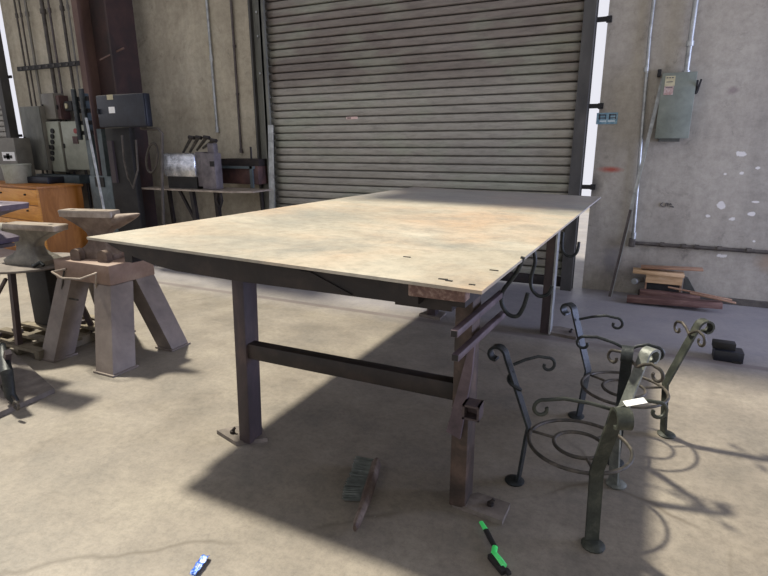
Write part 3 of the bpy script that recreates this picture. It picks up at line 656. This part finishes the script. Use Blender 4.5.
bm = BM(); a = w(684, 284, 5.36); prism(bm, [(a.x, 5.36, .001), (a.x+.16, 5.36, .001), (a.x+.03, 5.36, a.z+.05), (a.x, 5.36, a.z+.06)], (0, .06, 0)); tag(obj('metal_offcut', bm, 'panel_dark', loc=(a.x, 5.36, .001)), 'dark triangular metal offcut at the right end of the wooden box', 'offcut')
for px0, py0, px1, py1, Y, lb in ((668, 287, 732, 300, 5.26, 'thin brown lath sloping to the floor, upper of two'), (690, 293, 736, 303, 5.14, 'thin brown lath sloping to the floor, lower of two')):
    plank('lath', px0, py0, px1, py1, Y, .012, .03, 'dark_plank', lb)

# ================================================================== ANVILS AND STANDS (left)
def anvil(name, label, center, ztop_, z0_, length, ang, m, mt):
    """horn points along +x of its own frame"""
    t = thing(name, label, 'anvil', (center[0], center[1], z0_), ang, 'anvils on the left')
    P0 = MW[t.name]; h = ztop_-z0_; L_ = length; k = h/.30
    def put(nm, bm, mm_, par=t, lab=None):
        bmesh.ops.transform(bm, matrix=P0, verts=bm.verts); return obj(nm, bm, mm_, par, label=lab)
    def rect(z, xa, xb, hw, n=5):
        pts = []; r_ = min(hw, .03)*.6
        for cx, cy, a0 in ((xb-r_, hw-r_, 0), (xa+r_, hw-r_, PI/2), (xa+r_, -hw+r_, PI), (xb-r_, -hw+r_, 1.5*PI)):
            for q_ in range(4): pts.append(Vector((cx+r_*math.cos(a0+q_*PI/6), cy+r_*math.sin(a0+q_*PI/6), z)))
        return pts
    s = L_/.70
    bm = BM()
    prof = [(0, -.15, .15, .085), (.035, -.155, .155, .088), (.055, -.135, .135, .078), (.075, -.10, .10, .062), (.10, -.078, .078, .052), (.13, -.072, .075, .047),
            (.16, -.085, .09, .045), (.19, -.125, .125, .047), (.22, -.18, .165, .05), (.245, -.235, .185, .052), (.258, -.265, .19, .054)]
    loft(bm, [rect(z*k, xa*s, xb*s, hw*s) for z, xa, xb, hw in prof]); put('body', bm, m)
    bm = BM(); loft(bm, [rect(.2582*k, -.28*s, .15*s, .056*s), rect(.294*k, -.285*s, .15*s, .058*s), rect(.30*k, -.28*s, .147*s, .055*s)]); face = put('face', bm, mt)
    bm = BM(); rings = []
    for i in range(9):
        q_ = i/8; x = (.152+(L_-.36*s+.0 -.152*s)/s*q_*1.0)*s; r_ = (.056*(1-q_)**.75+.006)*s; zc_ = .282*k-(.050*(1-q_)**.9)*k
        rings.append([Vector((x, r_*math.cos(2*PI*j_/14), zc_+r_*(1.0)*math.sin(2*PI*j_/14)*.85)) for j_ in range(14)])
    loft(bm, rings); put('horn', bm, m)
    bm = BM(); box(bm, (-.2*s, 0, .3006*k), (.022, .022, .002)); put('hardy_hole', bm, 'black', face)
    return t
# --- main stand
bx0, bx1, by0, by1 = -3.50, -2.965, 2.21, 2.56; z0_, z1 = .535, .665
ST = thing('anvil_stand', 'tan steel anvil stand, box top on four splayed tube legs, left of the table', 'stand', (-3.2, 2.38, 0))
bm = BM(); bb(bm, (bx0, by0, z0_), (bx1, by1, z1), bev=.005); obj('box_top', bm, 'stand_box', ST)
for (tx, ty, fx, fy) in ((bx1-.075, by0+.08, -2.925, 2.135), (bx0+.075, by0+.08, -3.48, 2.12), (bx1-.075, by1-.08, -2.915, 2.60), (bx0+.075, by1-.08, -3.50, 2.62)):
    bm = BM(); hw, hd = .07, .075
    if tx > -3.2 and ty < 2.4: hw, hd = .078, .085
    r0 = [Vector((fx+sx*hw, fy+sy*hd, .012)) for sx, sy in ((-1, -1), (1, -1), (1, 1), (-1, 1))]; r1 = [Vector((tx+sx*hw, ty+sy*hd, z0_+.0)) for sx, sy in ((-1, -1), (1, -1), (1, 1), (-1, 1))]
    loft(bm, [r0, r1]); lg = obj('leg', bm, 'stand_leg', ST, smooth=False)
    bm = BM(); bb(bm, (fx-hw-.012, fy-hd-.012, .001), (fx+hw+.012, fy+hd+.012, .012)); obj('foot_plate', bm, 'stand_leg', lg, smooth=False)
# bent rod handle on the front of the box
bm = BM(); yh = by0-.003
pt = lambda x, y, Y: w(x, y, Y)
pA = w(66, 268, yh); pB = w(52, 273, yh-.10); pC = w(60, 276, yh-.12); pD = w(94, 275, yh-.03); 
tube(bm, [w(66, 269, yh), w(52, 272, yh-.06), w(62, 278, yh-.11), w(80, 279, yh-.10), w(96, 273, yh-.03), w(96, 288, yh-.004)], .007, 8); obj('rod_handle', bm, 'worn_steel', ST)
bm = BM(); tube(bm, [w(64, 271, yh-.005), w(62, 288, yh-.01), w(66, 298, yh-.012), w(78, 300, yh-.012)], .006, 8); obj('hanging_rod', bm, 'rod_iron', ST)
ac = Vector((-3.25, 2.40, 0))
hz_ = vz(97, 210, (ac.x, ac.y))
anvil('anvil', 'brown rusty anvil with horn pointing right on the four-legged tan stand', ac, hz_, z1, .66, R(13), 'anvil', 'worn_steel')
for px, py, lb in ((77, 254, 'rusty rounded clamp block, left one at the foot of the brown anvil'), (104, 256, 'rusty rounded clamp block, right one at the foot of the brown anvil')):
    P = g(px, py+6, z1); bm = BM(); r_ = .034
    pts = [Vector((-.036, 0, 0)), Vector((.036, 0, 0))]+[Vector((.036*math.cos(a_), 0, .045+.03*math.sin(a_))) for a_ in [i*PI/8 for i in range(9)]]
    prism(bm, [Matrix.Rotation(R(13), 3, 'Z')@p+Vector((P.x, P.y-.01, z1+.0005)) for p in pts], Matrix.Rotation(R(13), 3, 'Z')@Vector((0, .05, 0))); tag(obj('clamp_block', bm, 'anvil', loc=(P.x, P.y, z1)), lb, 'clamp block')

# --- second stand with round-ish top plate and a pallet base
ct = g(28, 267, .60); c2 = Vector((-3.86, 2.20, 0))
S2 = thing('anvil_stand', 'thin-legged stand with dark steel top plate carrying the grey anvil, far left', 'stand', (c2.x, c2.y, 0))
bm = BM(); n_ = 28; lathe(bm, [(.01, .585), (.33, .585), (.335, .592), (.33, .60), (.01, .60)], (c2.x-.02, c2.y+.08, 0), 32); obj('top_plate', bm, 'foot_plate', S2)
l1 = g(20, 353); 
for a_, b__ in (((l1.x, l1.y, .012), (-3.74, 2.07, .585)), ((l1.x-.45, l1.y+.0, .012), (-3.95, 2.1, .585)), ((l1.x+.1, l1.y+.5, .012), (-3.8, 2.45, .585)), ((l1.x-.45, l1.y+.5, .012), (-4.05, 2.45, .585))):
    bm = BM(); beam(bm, a_, b__, .035, .035); obj('leg', bm, 'leg_steel', S2, smooth=False)
bm = BM(); beam(bm, (l1.x-.30, l1.y-.02, .22), (-3.80, 2.06, .53), .018, .018); obj('brace', bm, 'leg_steel', S2, smooth=False)
hz2 = vz(40, 222, (-3.82, 2.25))
anvil('anvil', 'grey anvil on the thin-legged plate stand at far left, heel towards the right', Vector((-3.80, 2.26, 0)), hz2, .601, .76, R(188), 'anvil_grey', 'worn_steel')
# loose bits on the plate
P = g(48, 262, .60); bm = BM()
box(bm, (P.x+.02, P.y, .63), (.12, .05, .05), Matrix.Rotation(R(10), 3, 'Z'), .006); tag(obj('clamp_block', bm, 'foot_plate', loc=(P.x, P.y, .601)), 'grey steel block at the edge of the thin-legged plate stand', 'clamp block')
P = g(38, 268, .60); bm = BM(); tube(bm, [(P.x-.05, P.y, .615), (P.x-.02, P.y-.01, .615), (P.x+.02, P.y+.01, .64), (P.x+.05, P.y+.01, .62)], .012, 8); tag(obj('shackle', bm, 'black_iron', loc=(P.x, P.y, .601)), 'dark bent shackle lying in front of the grey anvil', 'shackle')
# dark drum behind the thin legs
P = g(45, 335); bm = BM(); bb(bm, (P.x-.14, P.y+.02, .067), (P.x+.10, P.y+.16, .57), bev=.01); tag(obj('steel_plate_box', bm, 'black', loc=(P.x, P.y+.1, .10)), 'dark steel box standing behind the legs of the thin stand', 'box')
# grating/pallet on the floor
ga = g(20, 362); gb = g(95, 340); gc = g(92, 322); gd = g(8, 330)
t = thing('floor_grating', 'dusty open wooden grid lying flat on the floor under the thin stand', 'pallet', ((ga+gc)/2))
x0, x1, y0, y1 = -4.25, -3.52, 2.02, 2.72
bm = BM()
for k in range(5): bb(bm, (x0, y0+(y1-y0-.06)*k/4, .045), (x1, y0+(y1-y0-.06)*k/4+.06, .065))
obj('slats', bm, 'mat_clay', t, smooth=False)
bm = BM()
for k in range(4): bb(bm, (x0+(x1-x0-.05)*k/3, y0, .002), (x0+(x1-x0-.05)*k/3+.05, y1, .044))
obj('runners', bm, 'mat_clay', t, smooth=False)
rnd = random.Random(11)
for k in range(9):
    P = Vector((rnd.uniform(-4.15, -3.6), rnd.uniform(2.06, 2.66), .067)); bm = BM()
    a_ = rnd.uniform(0, PI); L_ = rnd.uniform(.06, .12); dv = Vector((math.cos(a_), math.sin(a_), 0))*L_/2
    P.x = min(P.x, -3.62); beam(bm, P-dv+Vector((0, 0, .014)), P+dv+Vector((0, 0, .014)), .03, .026, bev=.004)
    tag(obj('steel_offcut', bm, ('foot_plate', 'mat_clay', 'leg_steel')[k % 3], loc=P), 'small dusty steel offcut lying on the wooden floor grid', 'offcut', 'offcuts on the floor grid')

# --- third stand cut by the left frame edge
e1 = g(54, 393); e2 = g(0, 418); e3 = g(14, 352)
S3 = thing('post_stand', 'heavy post stand on a square steel base plate, cut off by the left frame edge', 'stand', (-3.4, 1.62, 0))
pl = [g(55, 393), g(-10, 422), g(-70, 388), g(12, 354)]
bm = BM(); poly_plate(bm, pl, .001, .03); obj('base_plate', bm, 'foot_plate', S3, smooth=False)
pc = g(-12, 392); top3 = vz(18, 216, (-3.2, 1.72))
px_, py_ = -3.50, 1.70
bm = BM(); beam(bm, (px_, py_, .02), (px_, py_, .80), .12, .12, bev=.006); obj('post', bm, 'leg_steel', S3)
bm = BM()
q1 = g(6, 396, .05)
tube(bm, [g(2, 345, .30), g(7, 372, .22), g(10, 395, .08), g(16, 402, .04)], [.018, .03, .028, .02], 10); obj('foot_lever', bm, 'black_iron', S3)
for k in range(4):
    P = g(3+k*4, 388+k*6, .06+.02*(k % 2)); bm = BM(); tube(bm, [P+Vector((.022*math.cos(a_*PI/5), .006, .022*math.sin(a_*PI/5))) for a_ in range(10)], .007, 6, closed=True); obj('chain_link', bm, 'rod_iron', S3)
bm = BM(); beam(bm, g(8, 352, .32), g(3, 385, .03), .03, .03); obj('gusset', bm, 'leg_steel', S3, smooth=False)
cz = .90; P = g(10, 210, cz)
# violet anvil heel at the frame edge
pv = Vector((px_, py_, 0)); zt3 = 1.075
bm = BM(); bb(bm, (px_-.30, py_-.06, .80), (px_+.05, py_+.26, .82)); obj('head_plate', bm, 'leg_steel', S3, smooth=False)
anvil('anvil', 'violet-grey anvil heel poking in at the left frame edge, over the drawers', Vector((-3.71, 1.86, 0)), zt3, .821, 1.12, R(184), 'anvil_violet', 'anvil_violet')

# ================================================================== DRAWER CABINET
ca = g(36, 187, .90); 
cr_ = math.atan2((ca-g(0, 184, .9)).y, (ca-g(0, 184, .9)).x)
W_, D_ = 2.3, .56
CT = thing('drawer_cabinet', 'orange varnished wooden cabinet with wide drawers behind the anvils', 'cabinet', (ca.x, ca.y, 0), R(-7))
P0 = MW[CT.name]
def cput(nm, bm, mm_, par=CT, **k): bmesh.ops.transform(bm, matrix=P0, verts=bm.verts); return obj(nm, bm, mm_, par, **k)
bm = BM(); bb(bm, (-W_, .02, 0), (-.0, D_, .87)); cput('carcass', bm, 'wood_side', smooth=False)
bm = BM(); bb(bm, (-W_-.02, -.005, .87), (.015, D_+.02, .90), bev=.004); cput('top', bm, 'wood_side')
zz_ = [.05, .25, .455, .66, .865]
for i in range(4):
    bm = BM(); bb(bm, (-W_+.02, 0, zz_[i]+.006), (-.025, .02, zz_[i+1]-.006), bev=.004); dr = cput('drawer_front', bm, 'wood')
    for xk in (-.3, -.95, -1.9):
        bm = BM(); cyl(bm, (xk, 0, (zz_[i]+zz_[i+1])/2+.03), (xk, -.02, (zz_[i]+zz_[i+1])/2+.03), .012, 12); cput('knob', bm, 'dark_steel', dr)
bm = BM(); bb(bm, (-.024, .003, .0), (0, .019, .87)); cput('corner_stile', bm, 'wood', smooth=False)

bk = g(4, 184, .90); 
t = thing('bucket', 'pale dirty bucket standing on the orange cabinet at the left frame edge', 'bucket', (bk.x, bk.y+.15, .90))
bm = BM(); lathe(bm, [(.15, .901), (.155, .91), (.17, 1.10), (.178, 1.14), (.178, 1.155), (.165, 1.155), (.15, 1.0), (.14, .92)], (bk.x, bk.y+.2, 0), 28); obj('shell', bm, 'bucket', t)
bm = BM(); tube(bm, [(bk.x+.178*math.cos(a_), bk.y+.2+.178*math.sin(a_), 1.145) for a_ in [k*2*PI/28 for k in range(28)]], .006, 6, closed=True); obj('rim', bm, 'bucket', t)
P = w(9, 157, bk.y+.42)
t = thing('label_box', 'dark grey box with a small black and white label behind the bucket', 'box', (P.x-.1, bk.y+.52, .90))
bm = BM(); bb(bm, (P.x-.42, bk.y+.43, .901), (P.x+.16, bk.y+.66, w(0, 138, bk.y+.43).z)); obj('case', bm, 'grey_enamel', t, smooth=False)
a = w(2, 152, bk.y+.43); b_ = w(16, 161, bk.y+.43); bm = BM(); bb(bm, (a.x, bk.y+.424, b_.z), (b_.x, bk.y+.429, a.z)); lb = obj('label_plate', bm, 'white', t, smooth=False)
bm = BM(); bb(bm, (a.x+.03, bk.y+.421, b_.z+.035), (b_.x-.06, bk.y+.4238, a.z-.045)); bb(bm, (a.x+.1, bk.y+.421, b_.z+.02), (b_.x-.12, bk.y+.4238, a.z-.02)); obj('print', bm, 'black', lb, smooth=False)
x_ = w(38, 181, 4.75)
t = thing('tool_tray', 'dark blue-grey tray on the orange cabinet top', 'tray', (x_.x, 4.7, .90))
bm = BM(); a = g(32, 182, .905); bb(bm, (a.x, 4.62, .901), (a.x+.55, 4.86, .99), bev=.01); obj('tray_body', bm, 'navy', t)

# ================================================================== LEFT BACK: conduits, cabinets, column
for k, (pxa, pxb, r_, m_, zend, lb) in enumerate([
    (13, 31, .014, 'dim_pipe', 2.0, 'leftmost thin dark conduit of the bundle on the left wall'),
    (19, 34, .012, 'dim_pipe', 2.0, 'second thin conduit from the left in the wall bundle'),
    (26, 39, .020, 'grey_enamel', 2.1, 'wider grey conduit, third from the left in the wall bundle'),
    (41, 56, .028, 'dim_pipe', 2.25, 'thick dark conduit in the middle of the wall bundle'),
    (49, 61, .016, 'dark_pipe', 2.2, 'thin brown conduit just right of the thick one'),
    (61, 74, .022, 'dim_pipe', 1.9, 'dark conduit second from the right in the wall bundle'),
    (67, 80, .014, 'grey_enamel', 1.9, 'rightmost thin conduit of the wall bundle, beside the column')]):
    xa = w((pxa+pxb)/2, 55, 5.42).x
    pipe('conduit', [(xa+.0, 5.44, 5.9), (xa, 5.44, .001)], r_, m_, lb, 'conduit', [((xa, 5.44, 3.2), (xa, 5.44, 3.26))], group='conduits in the bundle on the left wall')
a = w(23, 71, 5.39); b_ = w(76, 66, 5.39)
t = thing('strut_channel', 'dark slotted strut clamping the conduit bundle on the left wall', 'strut', (a.x, 5.39, a.z))
bm = BM(); bb(bm, (a.x-.1, 5.37, 2.47), (b_.x+.1, 5.395, 2.53)); obj('channel', bm, 'black', t, smooth=False)
for k in range(9): X_ = a.x+(b_.x-a.x)*k/8; bm = BM(); bb(bm, (X_-.025, 5.362, 2.485), (X_+.025, 5.37, 2.515)); obj('clamp', bm, 'rod_iron', t, smooth=False)
def cabinet(name, label, px0, py0, px1, py1, Y, dp, m_, door=None):
    cx, cy = (px0+px1)/2, (py0+py1)/2
    x0 = w(px0, cy, Y).x; x1 = w(px1, cy, Y).x; z1 = w(cx, py0, Y).z; z0 = w(cx, py1, Y).z
    t = thing(name, label, 'electrical box', ((x0+x1)/2, Y+dp/2, z0))
    bm = BM(); bb(bm, (x0, Y+.015, z0), (x1, Y+dp, z1), bev=.006); obj('enclosure', bm, m_, t)
    bm = BM(); bb(bm, (x0+.008, Y, z0+.008), (x1-.008, Y+.015, z1-.008), bev=.004); d_ = obj('door', bm, door or m_, t)
    bm = BM(); bb(bm, (x0+.02, Y-.02, (z0+z1)/2-.03), (x0+.035, Y, (z0+z1)/2+.03)); obj('latch', bm, 'black', d_)
    return t, x0, x1, z0, z1
t, x0, x1, z0_, z1 = cabinet('control_cabinet', 'large cream-grey control cabinet with red buttons on the left wall', 63.5, 121, 89, 170, 5.18, .22, 'cream_enamel')
for px, py, r_ in ((77, 131, .035),):
    P = w(px, py, 5.18); bm = BM(); cyl(bm, (P.x, 5.15, P.z), (P.x, 5.18, P.z), r_, 14); obj('push_button', bm, 'red', t)
P = w(76, 140, 5.18); bm = BM(); bb(bm, (P.x-.05, 5.165, P.z-.05), (P.x+.05, 5.18, P.z+.05)); obj('warning_plate', bm, 'red_brown', t, smooth=False)
t2 = cabinet('relay_cabinet', 'grey relay cabinet with a column of dark gauges, left of the cream one', 49, 121, 62, 172, 5.22, .18, 'grey_enamel', 'cream_enamel')[0]
bm = BM()
for k in range(6): P = w(53, 131+k*5.5, 5.22); cyl(bm, (P.x, 5.20, P.z), (P.x, 5.22, P.z), .035, 10)
obj('gauge_row', bm, 'black', t2)
cabinet('switch_box', 'tall brown-grey switch box, leftmost of the wall cabinets', 24, 106, 44, 170, 5.16, .24, 'grey_enamel', 'guide')
cabinet('switch_box', 'grey switch box above the gauge cabinet', 42, 93, 55, 119.5, 5.24, .16, 'grey_enamel')
cabinet('switch_box', 'narrow brown disconnect box between the upper switch box and the dial', 56.5, 95, 60.5, 119.5, 5.26, .14, 'red_brown')
t, x0, x1, z0_, z1 = cabinet('dial_box', 'small black box with a round pale dial above the cream cabinet', 64, 101, 72, 111, 5.28, .12, 'black')
P = w(66.5, 106, 5.28); bm = BM(); cyl(bm, (P.x, 5.265, P.z), (P.x, 5.28, P.z), .035, 16); obj('dial', bm, 'label', t)
t = thing('wireway', 'blue-grey horizontal trunking under the cream control cabinet', 'trunking', w(70, 178, 5.2))
a = w(30, 172, 5.2); b_ = w(80, 184, 5.2); bm = BM(); bb(bm, (a.x, 5.2, b_.z), (b_.x, 5.40, a.z-.03), bev=.006); obj('trough', bm, 'teal_machine', t)

# structural column with flanges
x0 = w(84, 40, 4.9).x; x1 = w(113, 40, 4.9).x
C_ = thing('steel_column', 'massive rusty red-brown steel I-beam column left of centre', 'column', ((x0+x1)/2, 5.0, 0))
bm = BM(); bb(bm, (x0-.02, 4.86, 0), (x0+.012, 5.25, 5.95)); obj('flange', bm, 'column', C_, smooth=False)
bm = BM(); bb(bm, (x1-.03, 4.86, 0), (x1, 5.25, 5.95)); obj('flange', bm, 'column_dark', C_, smooth=False)
bm = BM(); bb(bm, (x0+.012, 5.03, 0), (x1-.03, 5.06, 5.95)); obj('web', bm, 'column_dark', C_, smooth=False)
bm = BM(); bb(bm, (x0-.14, 4.90, 0), (x0-.021, 4.925, 5.95)); obj('side_plate', bm, 'column', C_, smooth=False)
bm = BM(); beam(bm, w(100, 60, 4.93), w(124, 48, 4.93), .02, .01, up=(0,1,0)); obj('diagonal_strap', bm, 'column', C_, smooth=False)

# navy box & machine in front of the column
Yb = 4.55
t, x0, x1, z0_, z1 = cabinet('motor_starter', 'large navy-black box with two small labels mounted in front of the column', 97, 94, 145, 127, Yb, .09, 'navy')
a = w(112, 110, Yb); bm = BM(); bb(bm, (a.x-.05, Yb-.004, a.z-.035), (a.x+.05, Yb-.001, a.z+.035)); obj('label_sheet', bm, 'white', t, smooth=False)
a = w(110, 97, Yb); bm = BM(); bb(bm, (a.x-.05, Yb-.004, a.z-.03), (a.x+.05, Yb-.001, a.z+.025)); obj('label_sheet', bm, 'label', t, smooth=False)
x0 = w(88, 170, 4.66).x; x1 = w(110, 170, 4.66).x; zt_ = w(100, 92, 4.66).z; x2 = w(134, 170, 4.66).x
t = thing('power_hammer', 'tall blue-grey machine frame with dark housing, standing in front of the column', 'machine', ((x0+x1)/2, 4.75, 0))
bm = BM(); bb(bm, (x0, 4.66, 0), (x1, 4.74, w(100, 176, 4.66).z), bev=.01); obj('base_cabinet', bm, 'teal_machine', t)
bm = BM(); bb(bm, (x0+.02, 4.67, .9), (x0+.10, 4.74, zt_)); obj('frame_post', bm, 'teal_machine', t, smooth=False)
bm = BM(); bb(bm, (x1-.16, 4.67, .9), (x1-.08, 4.74, z0_-.01)); obj('frame_post', bm, 'teal_machine', t, smooth=False)
bm = BM(); bb(bm, (x1+.0, 4.66, 0), (x2, 4.745, z0_-.002), bev=.01); obj('dark_housing', bm, 'black', t)
for zq in (.06, .2, .34, .46):
    bm = BM(); bb(bm, (x0-.06, 4.645, zt_-zq-.03), (x0+.2, 4.665, zt_-zq+.02)); obj('cross_tie', bm, 'black', t, smooth=False)
for xq in (.0, .14):
    bm = BM(); bb(bm, (x0-.03+xq, 4.60, zt_-.55), (x0+.03+xq, 4.64, zt_+.05), bev=.01); obj('ram_guide', bm, 'black_iron', t)
bm = BM(); P = w(100, 182, 4.655); bb(bm, (P.x-.08, 4.645, P.z-.06), (P.x+.08, 4.659, P.z+.06)); obj('control_plate', bm, 'black', t, smooth=False)
bm = BM(); bb(bm, (x1+.05, 4.63, .95), (x1+.13, 4.659, 1.45)); obj('guard_strip', bm, 'leg_steel', t, smooth=False)
bm = BM(); tube(bm, [w(122, 135, 4.6), w(124, 160, 4.6), w(128, 178, 4.6), w(133, 188, 4.6), w(138, 170, 4.6), w(136, 140, 4.6)], .012, 8); obj('hose', bm, 'dim_pipe', t)
P = w(94, 130, 4.35); bm = BM(); pa_ = w(86, 118, 4.50); pb_ = w(105, 215, 4.35); pb_ = pa_+(pb_-pa_)*(pa_.z/(pa_.z-pb_.z)); pb_.z = .001; beam(bm, pa_, pb_, .025, .025); tag(obj('prop_bar', bm, 'galv', loc=pb_), 'slender pale green-grey bar slanting in front of the blue-grey machine', 'bar')

# ================================================================== POLISHING MACHINE ON STAND (in front of wall)
Ym = 4.75
zs = w(195, 190, Ym).z; x0 = w(138, 190, Ym).x; x1 = w(246, 190, Ym).x
t = thing('machine_bench', 'thin-topped steel bench with slender legs against the back wall', 'bench', ((x0+x1)/2, Ym+.2, 0))
bm = BM(); prism(bm, [(x0, Ym, zs), (x1-.25, Ym, zs), (x1, Ym+.12, zs), (x1, Ym+.45, zs), (x0+.1, Ym+.45, zs)], (0, 0, -.018)); obj('top', bm, 'worn_steel', t, smooth=False)
for xa, ya, xb, yb, th in ((w(187, 192, Ym).x, Ym+.08, w(192, 192, Ym).x, Ym+.08, .05), (w(201, 192, Ym).x, Ym+.25, w(203, 192, Ym).x, Ym+.25, .05), (w(241, 192, Ym).x, Ym+.35, w(243, 192, Ym).x, Ym+.35, .03), (w(150, 192, Ym).x, Ym+.3, w(153, 192, Ym).x, Ym+.3, .04)):
    bm = BM(); beam(bm, (xb, yb, 0), (xa, ya, zs-.018), th, th); obj('leg', bm, 'dark_steel', t, smooth=False)
bm = BM(); beam(bm, (w(172, 192, Ym).x, Ym+.12, zs-.02), (w(172, 192, Ym).x+.42, Ym+.12, .15), .03, .03); obj('brace', bm, 'dark_steel', t, smooth=False)
def mx(px, Y=Ym): return w(px, 170, Y).x
def mz(py, Y=Ym, px=190): return w(px, py, Y).z
t = thing('lever_machine', 'machine with a bright dented metal housing and three raised levers on the bench', 'machine', (mx(190), Ym+.2, zs+.001))
Yq = Ym+.08; bm = BM(); z0_ = mz(178, Yq); z1 = mz(153, Yq)
bb(bm, (mx(162, Yq), Yq, z0_), (mx(195, Yq), Yq+.24, z1), bev=.045); obj('bright_housing', bm, 'polish', t)
bm = BM(); bb(bm, (mx(165, Yq), Yq+.03, zs+.001), (mx(194, Yq), Yq+.2, z0_+.01)); obj('base', bm, 'black', t, smooth=False)
bm = BM(); bb(bm, (mx(200, Yq), Yq+.02, zs+.001), (mx(214, Yq), Yq+.14, mz(153, Yq)), bev=.012); bb(bm, (mx(206, Yq), Yq+.04, mz(155, Yq)), (mx(213, Yq), Yq+.12, mz(143, Yq)), bev=.02); bb(bm, (mx(193, Yq), Yq+.05, zs+.03), (mx(202, Yq), Yq+.2, mz(152, Yq)), bev=.01); cs = obj('casting', bm, 'purple_grey', t)
bm = BM(); a = w(211, 164, Yq); bb(bm, (a.x-.035, Yq+.016, a.z-.03), (a.x+.03, Yq+.022, a.z+.03)); obj('square_opening', bm, 'black', cs, smooth=False)
for k, (ax, ay, bx_, by_) in enumerate(((186, 153, 190, 138), (193, 152, 197, 138), (200, 150, 205, 138), (206, 148, 212, 141))):
    bm = BM(); a = w(ax-3, ay, Yq+.1); b_ = w(bx_+1, by_, Yq+.05); tube(bm, [a, a.lerp(b_, .5), b_], [.014, .017, .02], 8); lv = obj('lever', bm, 'rod_iron', t)
    bm = BM(); cyl(bm, b_+Vector((-.03, 0, .01)), b_+Vector((.05, 0, .0)), .022, 10); obj('lever_knob', bm, 'dark_steel', lv)
t = thing('shelf_box', 'long red-brown metal box with a blue-grey front bar right of the lever machine', 'box', (mx(240), Ym+.5, zs+.05))
Yr_ = 5.2; bm = BM(); bb(bm, (w(219, 170, Yr_).x, Yr_, w(240, 184, Yr_).z), (w(258, 170, Yr_).x, 5.48, w(240, 166, Yr_).z), bev=.008); obj('case', bm, 'red_brown', t)
bm = BM(); bb(bm, (w(219, 170, Yr_).x, Yr_+.02, w(240, 166, Yr_).z+.001), (w(258, 170, Yr_).x, 5.46, w(240, 159, Yr_).z)); obj('top_ledge', bm, 'dark_steel', t, smooth=False)
bm = BM(); bb(bm, (w(216, 170, Yr_).x, Yr_-.03, w(240, 168.5, Yr_).z), (w(255, 170, Yr_).x, Yr_-.001, w(240, 166, Yr_).z)); bb(bm, (w(251, 170, Yr_).x, Yr_-.03, w(251, 188, Yr_).z), (w(253.5, 170, Yr_).x, Yr_-.001, w(240, 166, Yr_).z)); obj('front_bar', bm, 'teal_machine', t, smooth=False)
bm = BM(); P = w(246, 159, Yr_); cyl(bm, (P.x, Yr_+.1, P.z-.01), (P.x, Yr_+.1, P.z+.14), .012, 8); obj('pin', bm, 'dark_steel', t)
bm = BM()
bm_ = [w(147, 129, 4.7), w(158, 129, 4.7), w(162, 133, 4.7), w(162, 180, 4.7), w(160, 215, 4.7)]
bm_[-1].z = .001; tube(bm, [w(141, 128, 4.7)]+bm_, .018, 8); P = w(160, 240, 4.7)
tag(obj('bent_pipe', bm, 'dim_pipe', loc=bm_[-1]), 'brown pipe bent over and down at the left end of the bench', 'pipe')
bm = BM(); c_ = w(152, 158, 4.72); tube(bm, [c_+Vector((.09*math.cos(a_)+.05*math.sin(a_), 0, .17*math.sin(a_))) for a_ in [k*2*PI/24 for k in range(24)]], .014, 8, closed=True)
tag(obj('hose_loop', bm, 'dim_pipe', loc=c_), 'loop of dark hose hanging beside the bent brown pipe', 'hose')
bm = BM(); a = w(218, 193, Ym+.1); tube(bm, [(a.x, a.y, zs-.02), (a.x-.03, a.y, zs-.12), (a.x+.02, a.y, zs-.2), (a.x+.05, a.y, zs-.12), (a.x+.03, a.y, zs-.02)], .018, 8); tag(obj('cable_loop', bm, 'dark_steel', loc=(a.x, a.y, zs-.02)), 'dark cable loop hanging under the machine bench', 'cable')

# ================================================================== LIGHT
sun = bpy.data.lights.new('sun', 'SUN'); sun.energy = 5.1; sun.angle = R(3.8); sun.color = (1, .93, .78)
so = bpy.data.objects.new('sun', sun); COL.objects.link(so)
sd_ = Vector((-.57, .151, 1.0)); so.rotation_euler = sd_.to_track_quat('Z', 'Y').to_euler(); so.location = (-5, 2, 9)
ar = bpy.data.lights.new('cool_side_fill', 'AREA'); ar.shape = 'RECTANGLE'; ar.size = 1.9; ar.size_y = 2.6; ar.energy = 105; ar.color = (.56, .64, 1.0); ar.spread = R(110)  # added cool fill for the far floor; no doorway is built here
ao = bpy.data.objects.new('cool_side_fill', ar); COL.objects.link(ao); ao.location = (4.6, 4.45, 1.5); ao.rotation_euler = Vector((1, 0, 0)).to_track_quat('Z', 'Y').to_euler()
W = bpy.data.worlds.new('world'); S.world = W; W.use_nodes = True
bg = W.node_tree.nodes['Background']; bg.inputs['Color'].default_value = (.92, .92, 1.0, 1); bg.inputs['Strength'].default_value = .74
S.view_settings.view_transform = 'Standard'; S.view_settings.look = 'None'; S.view_settings.gamma = 1; S.view_settings.exposure = 0.27
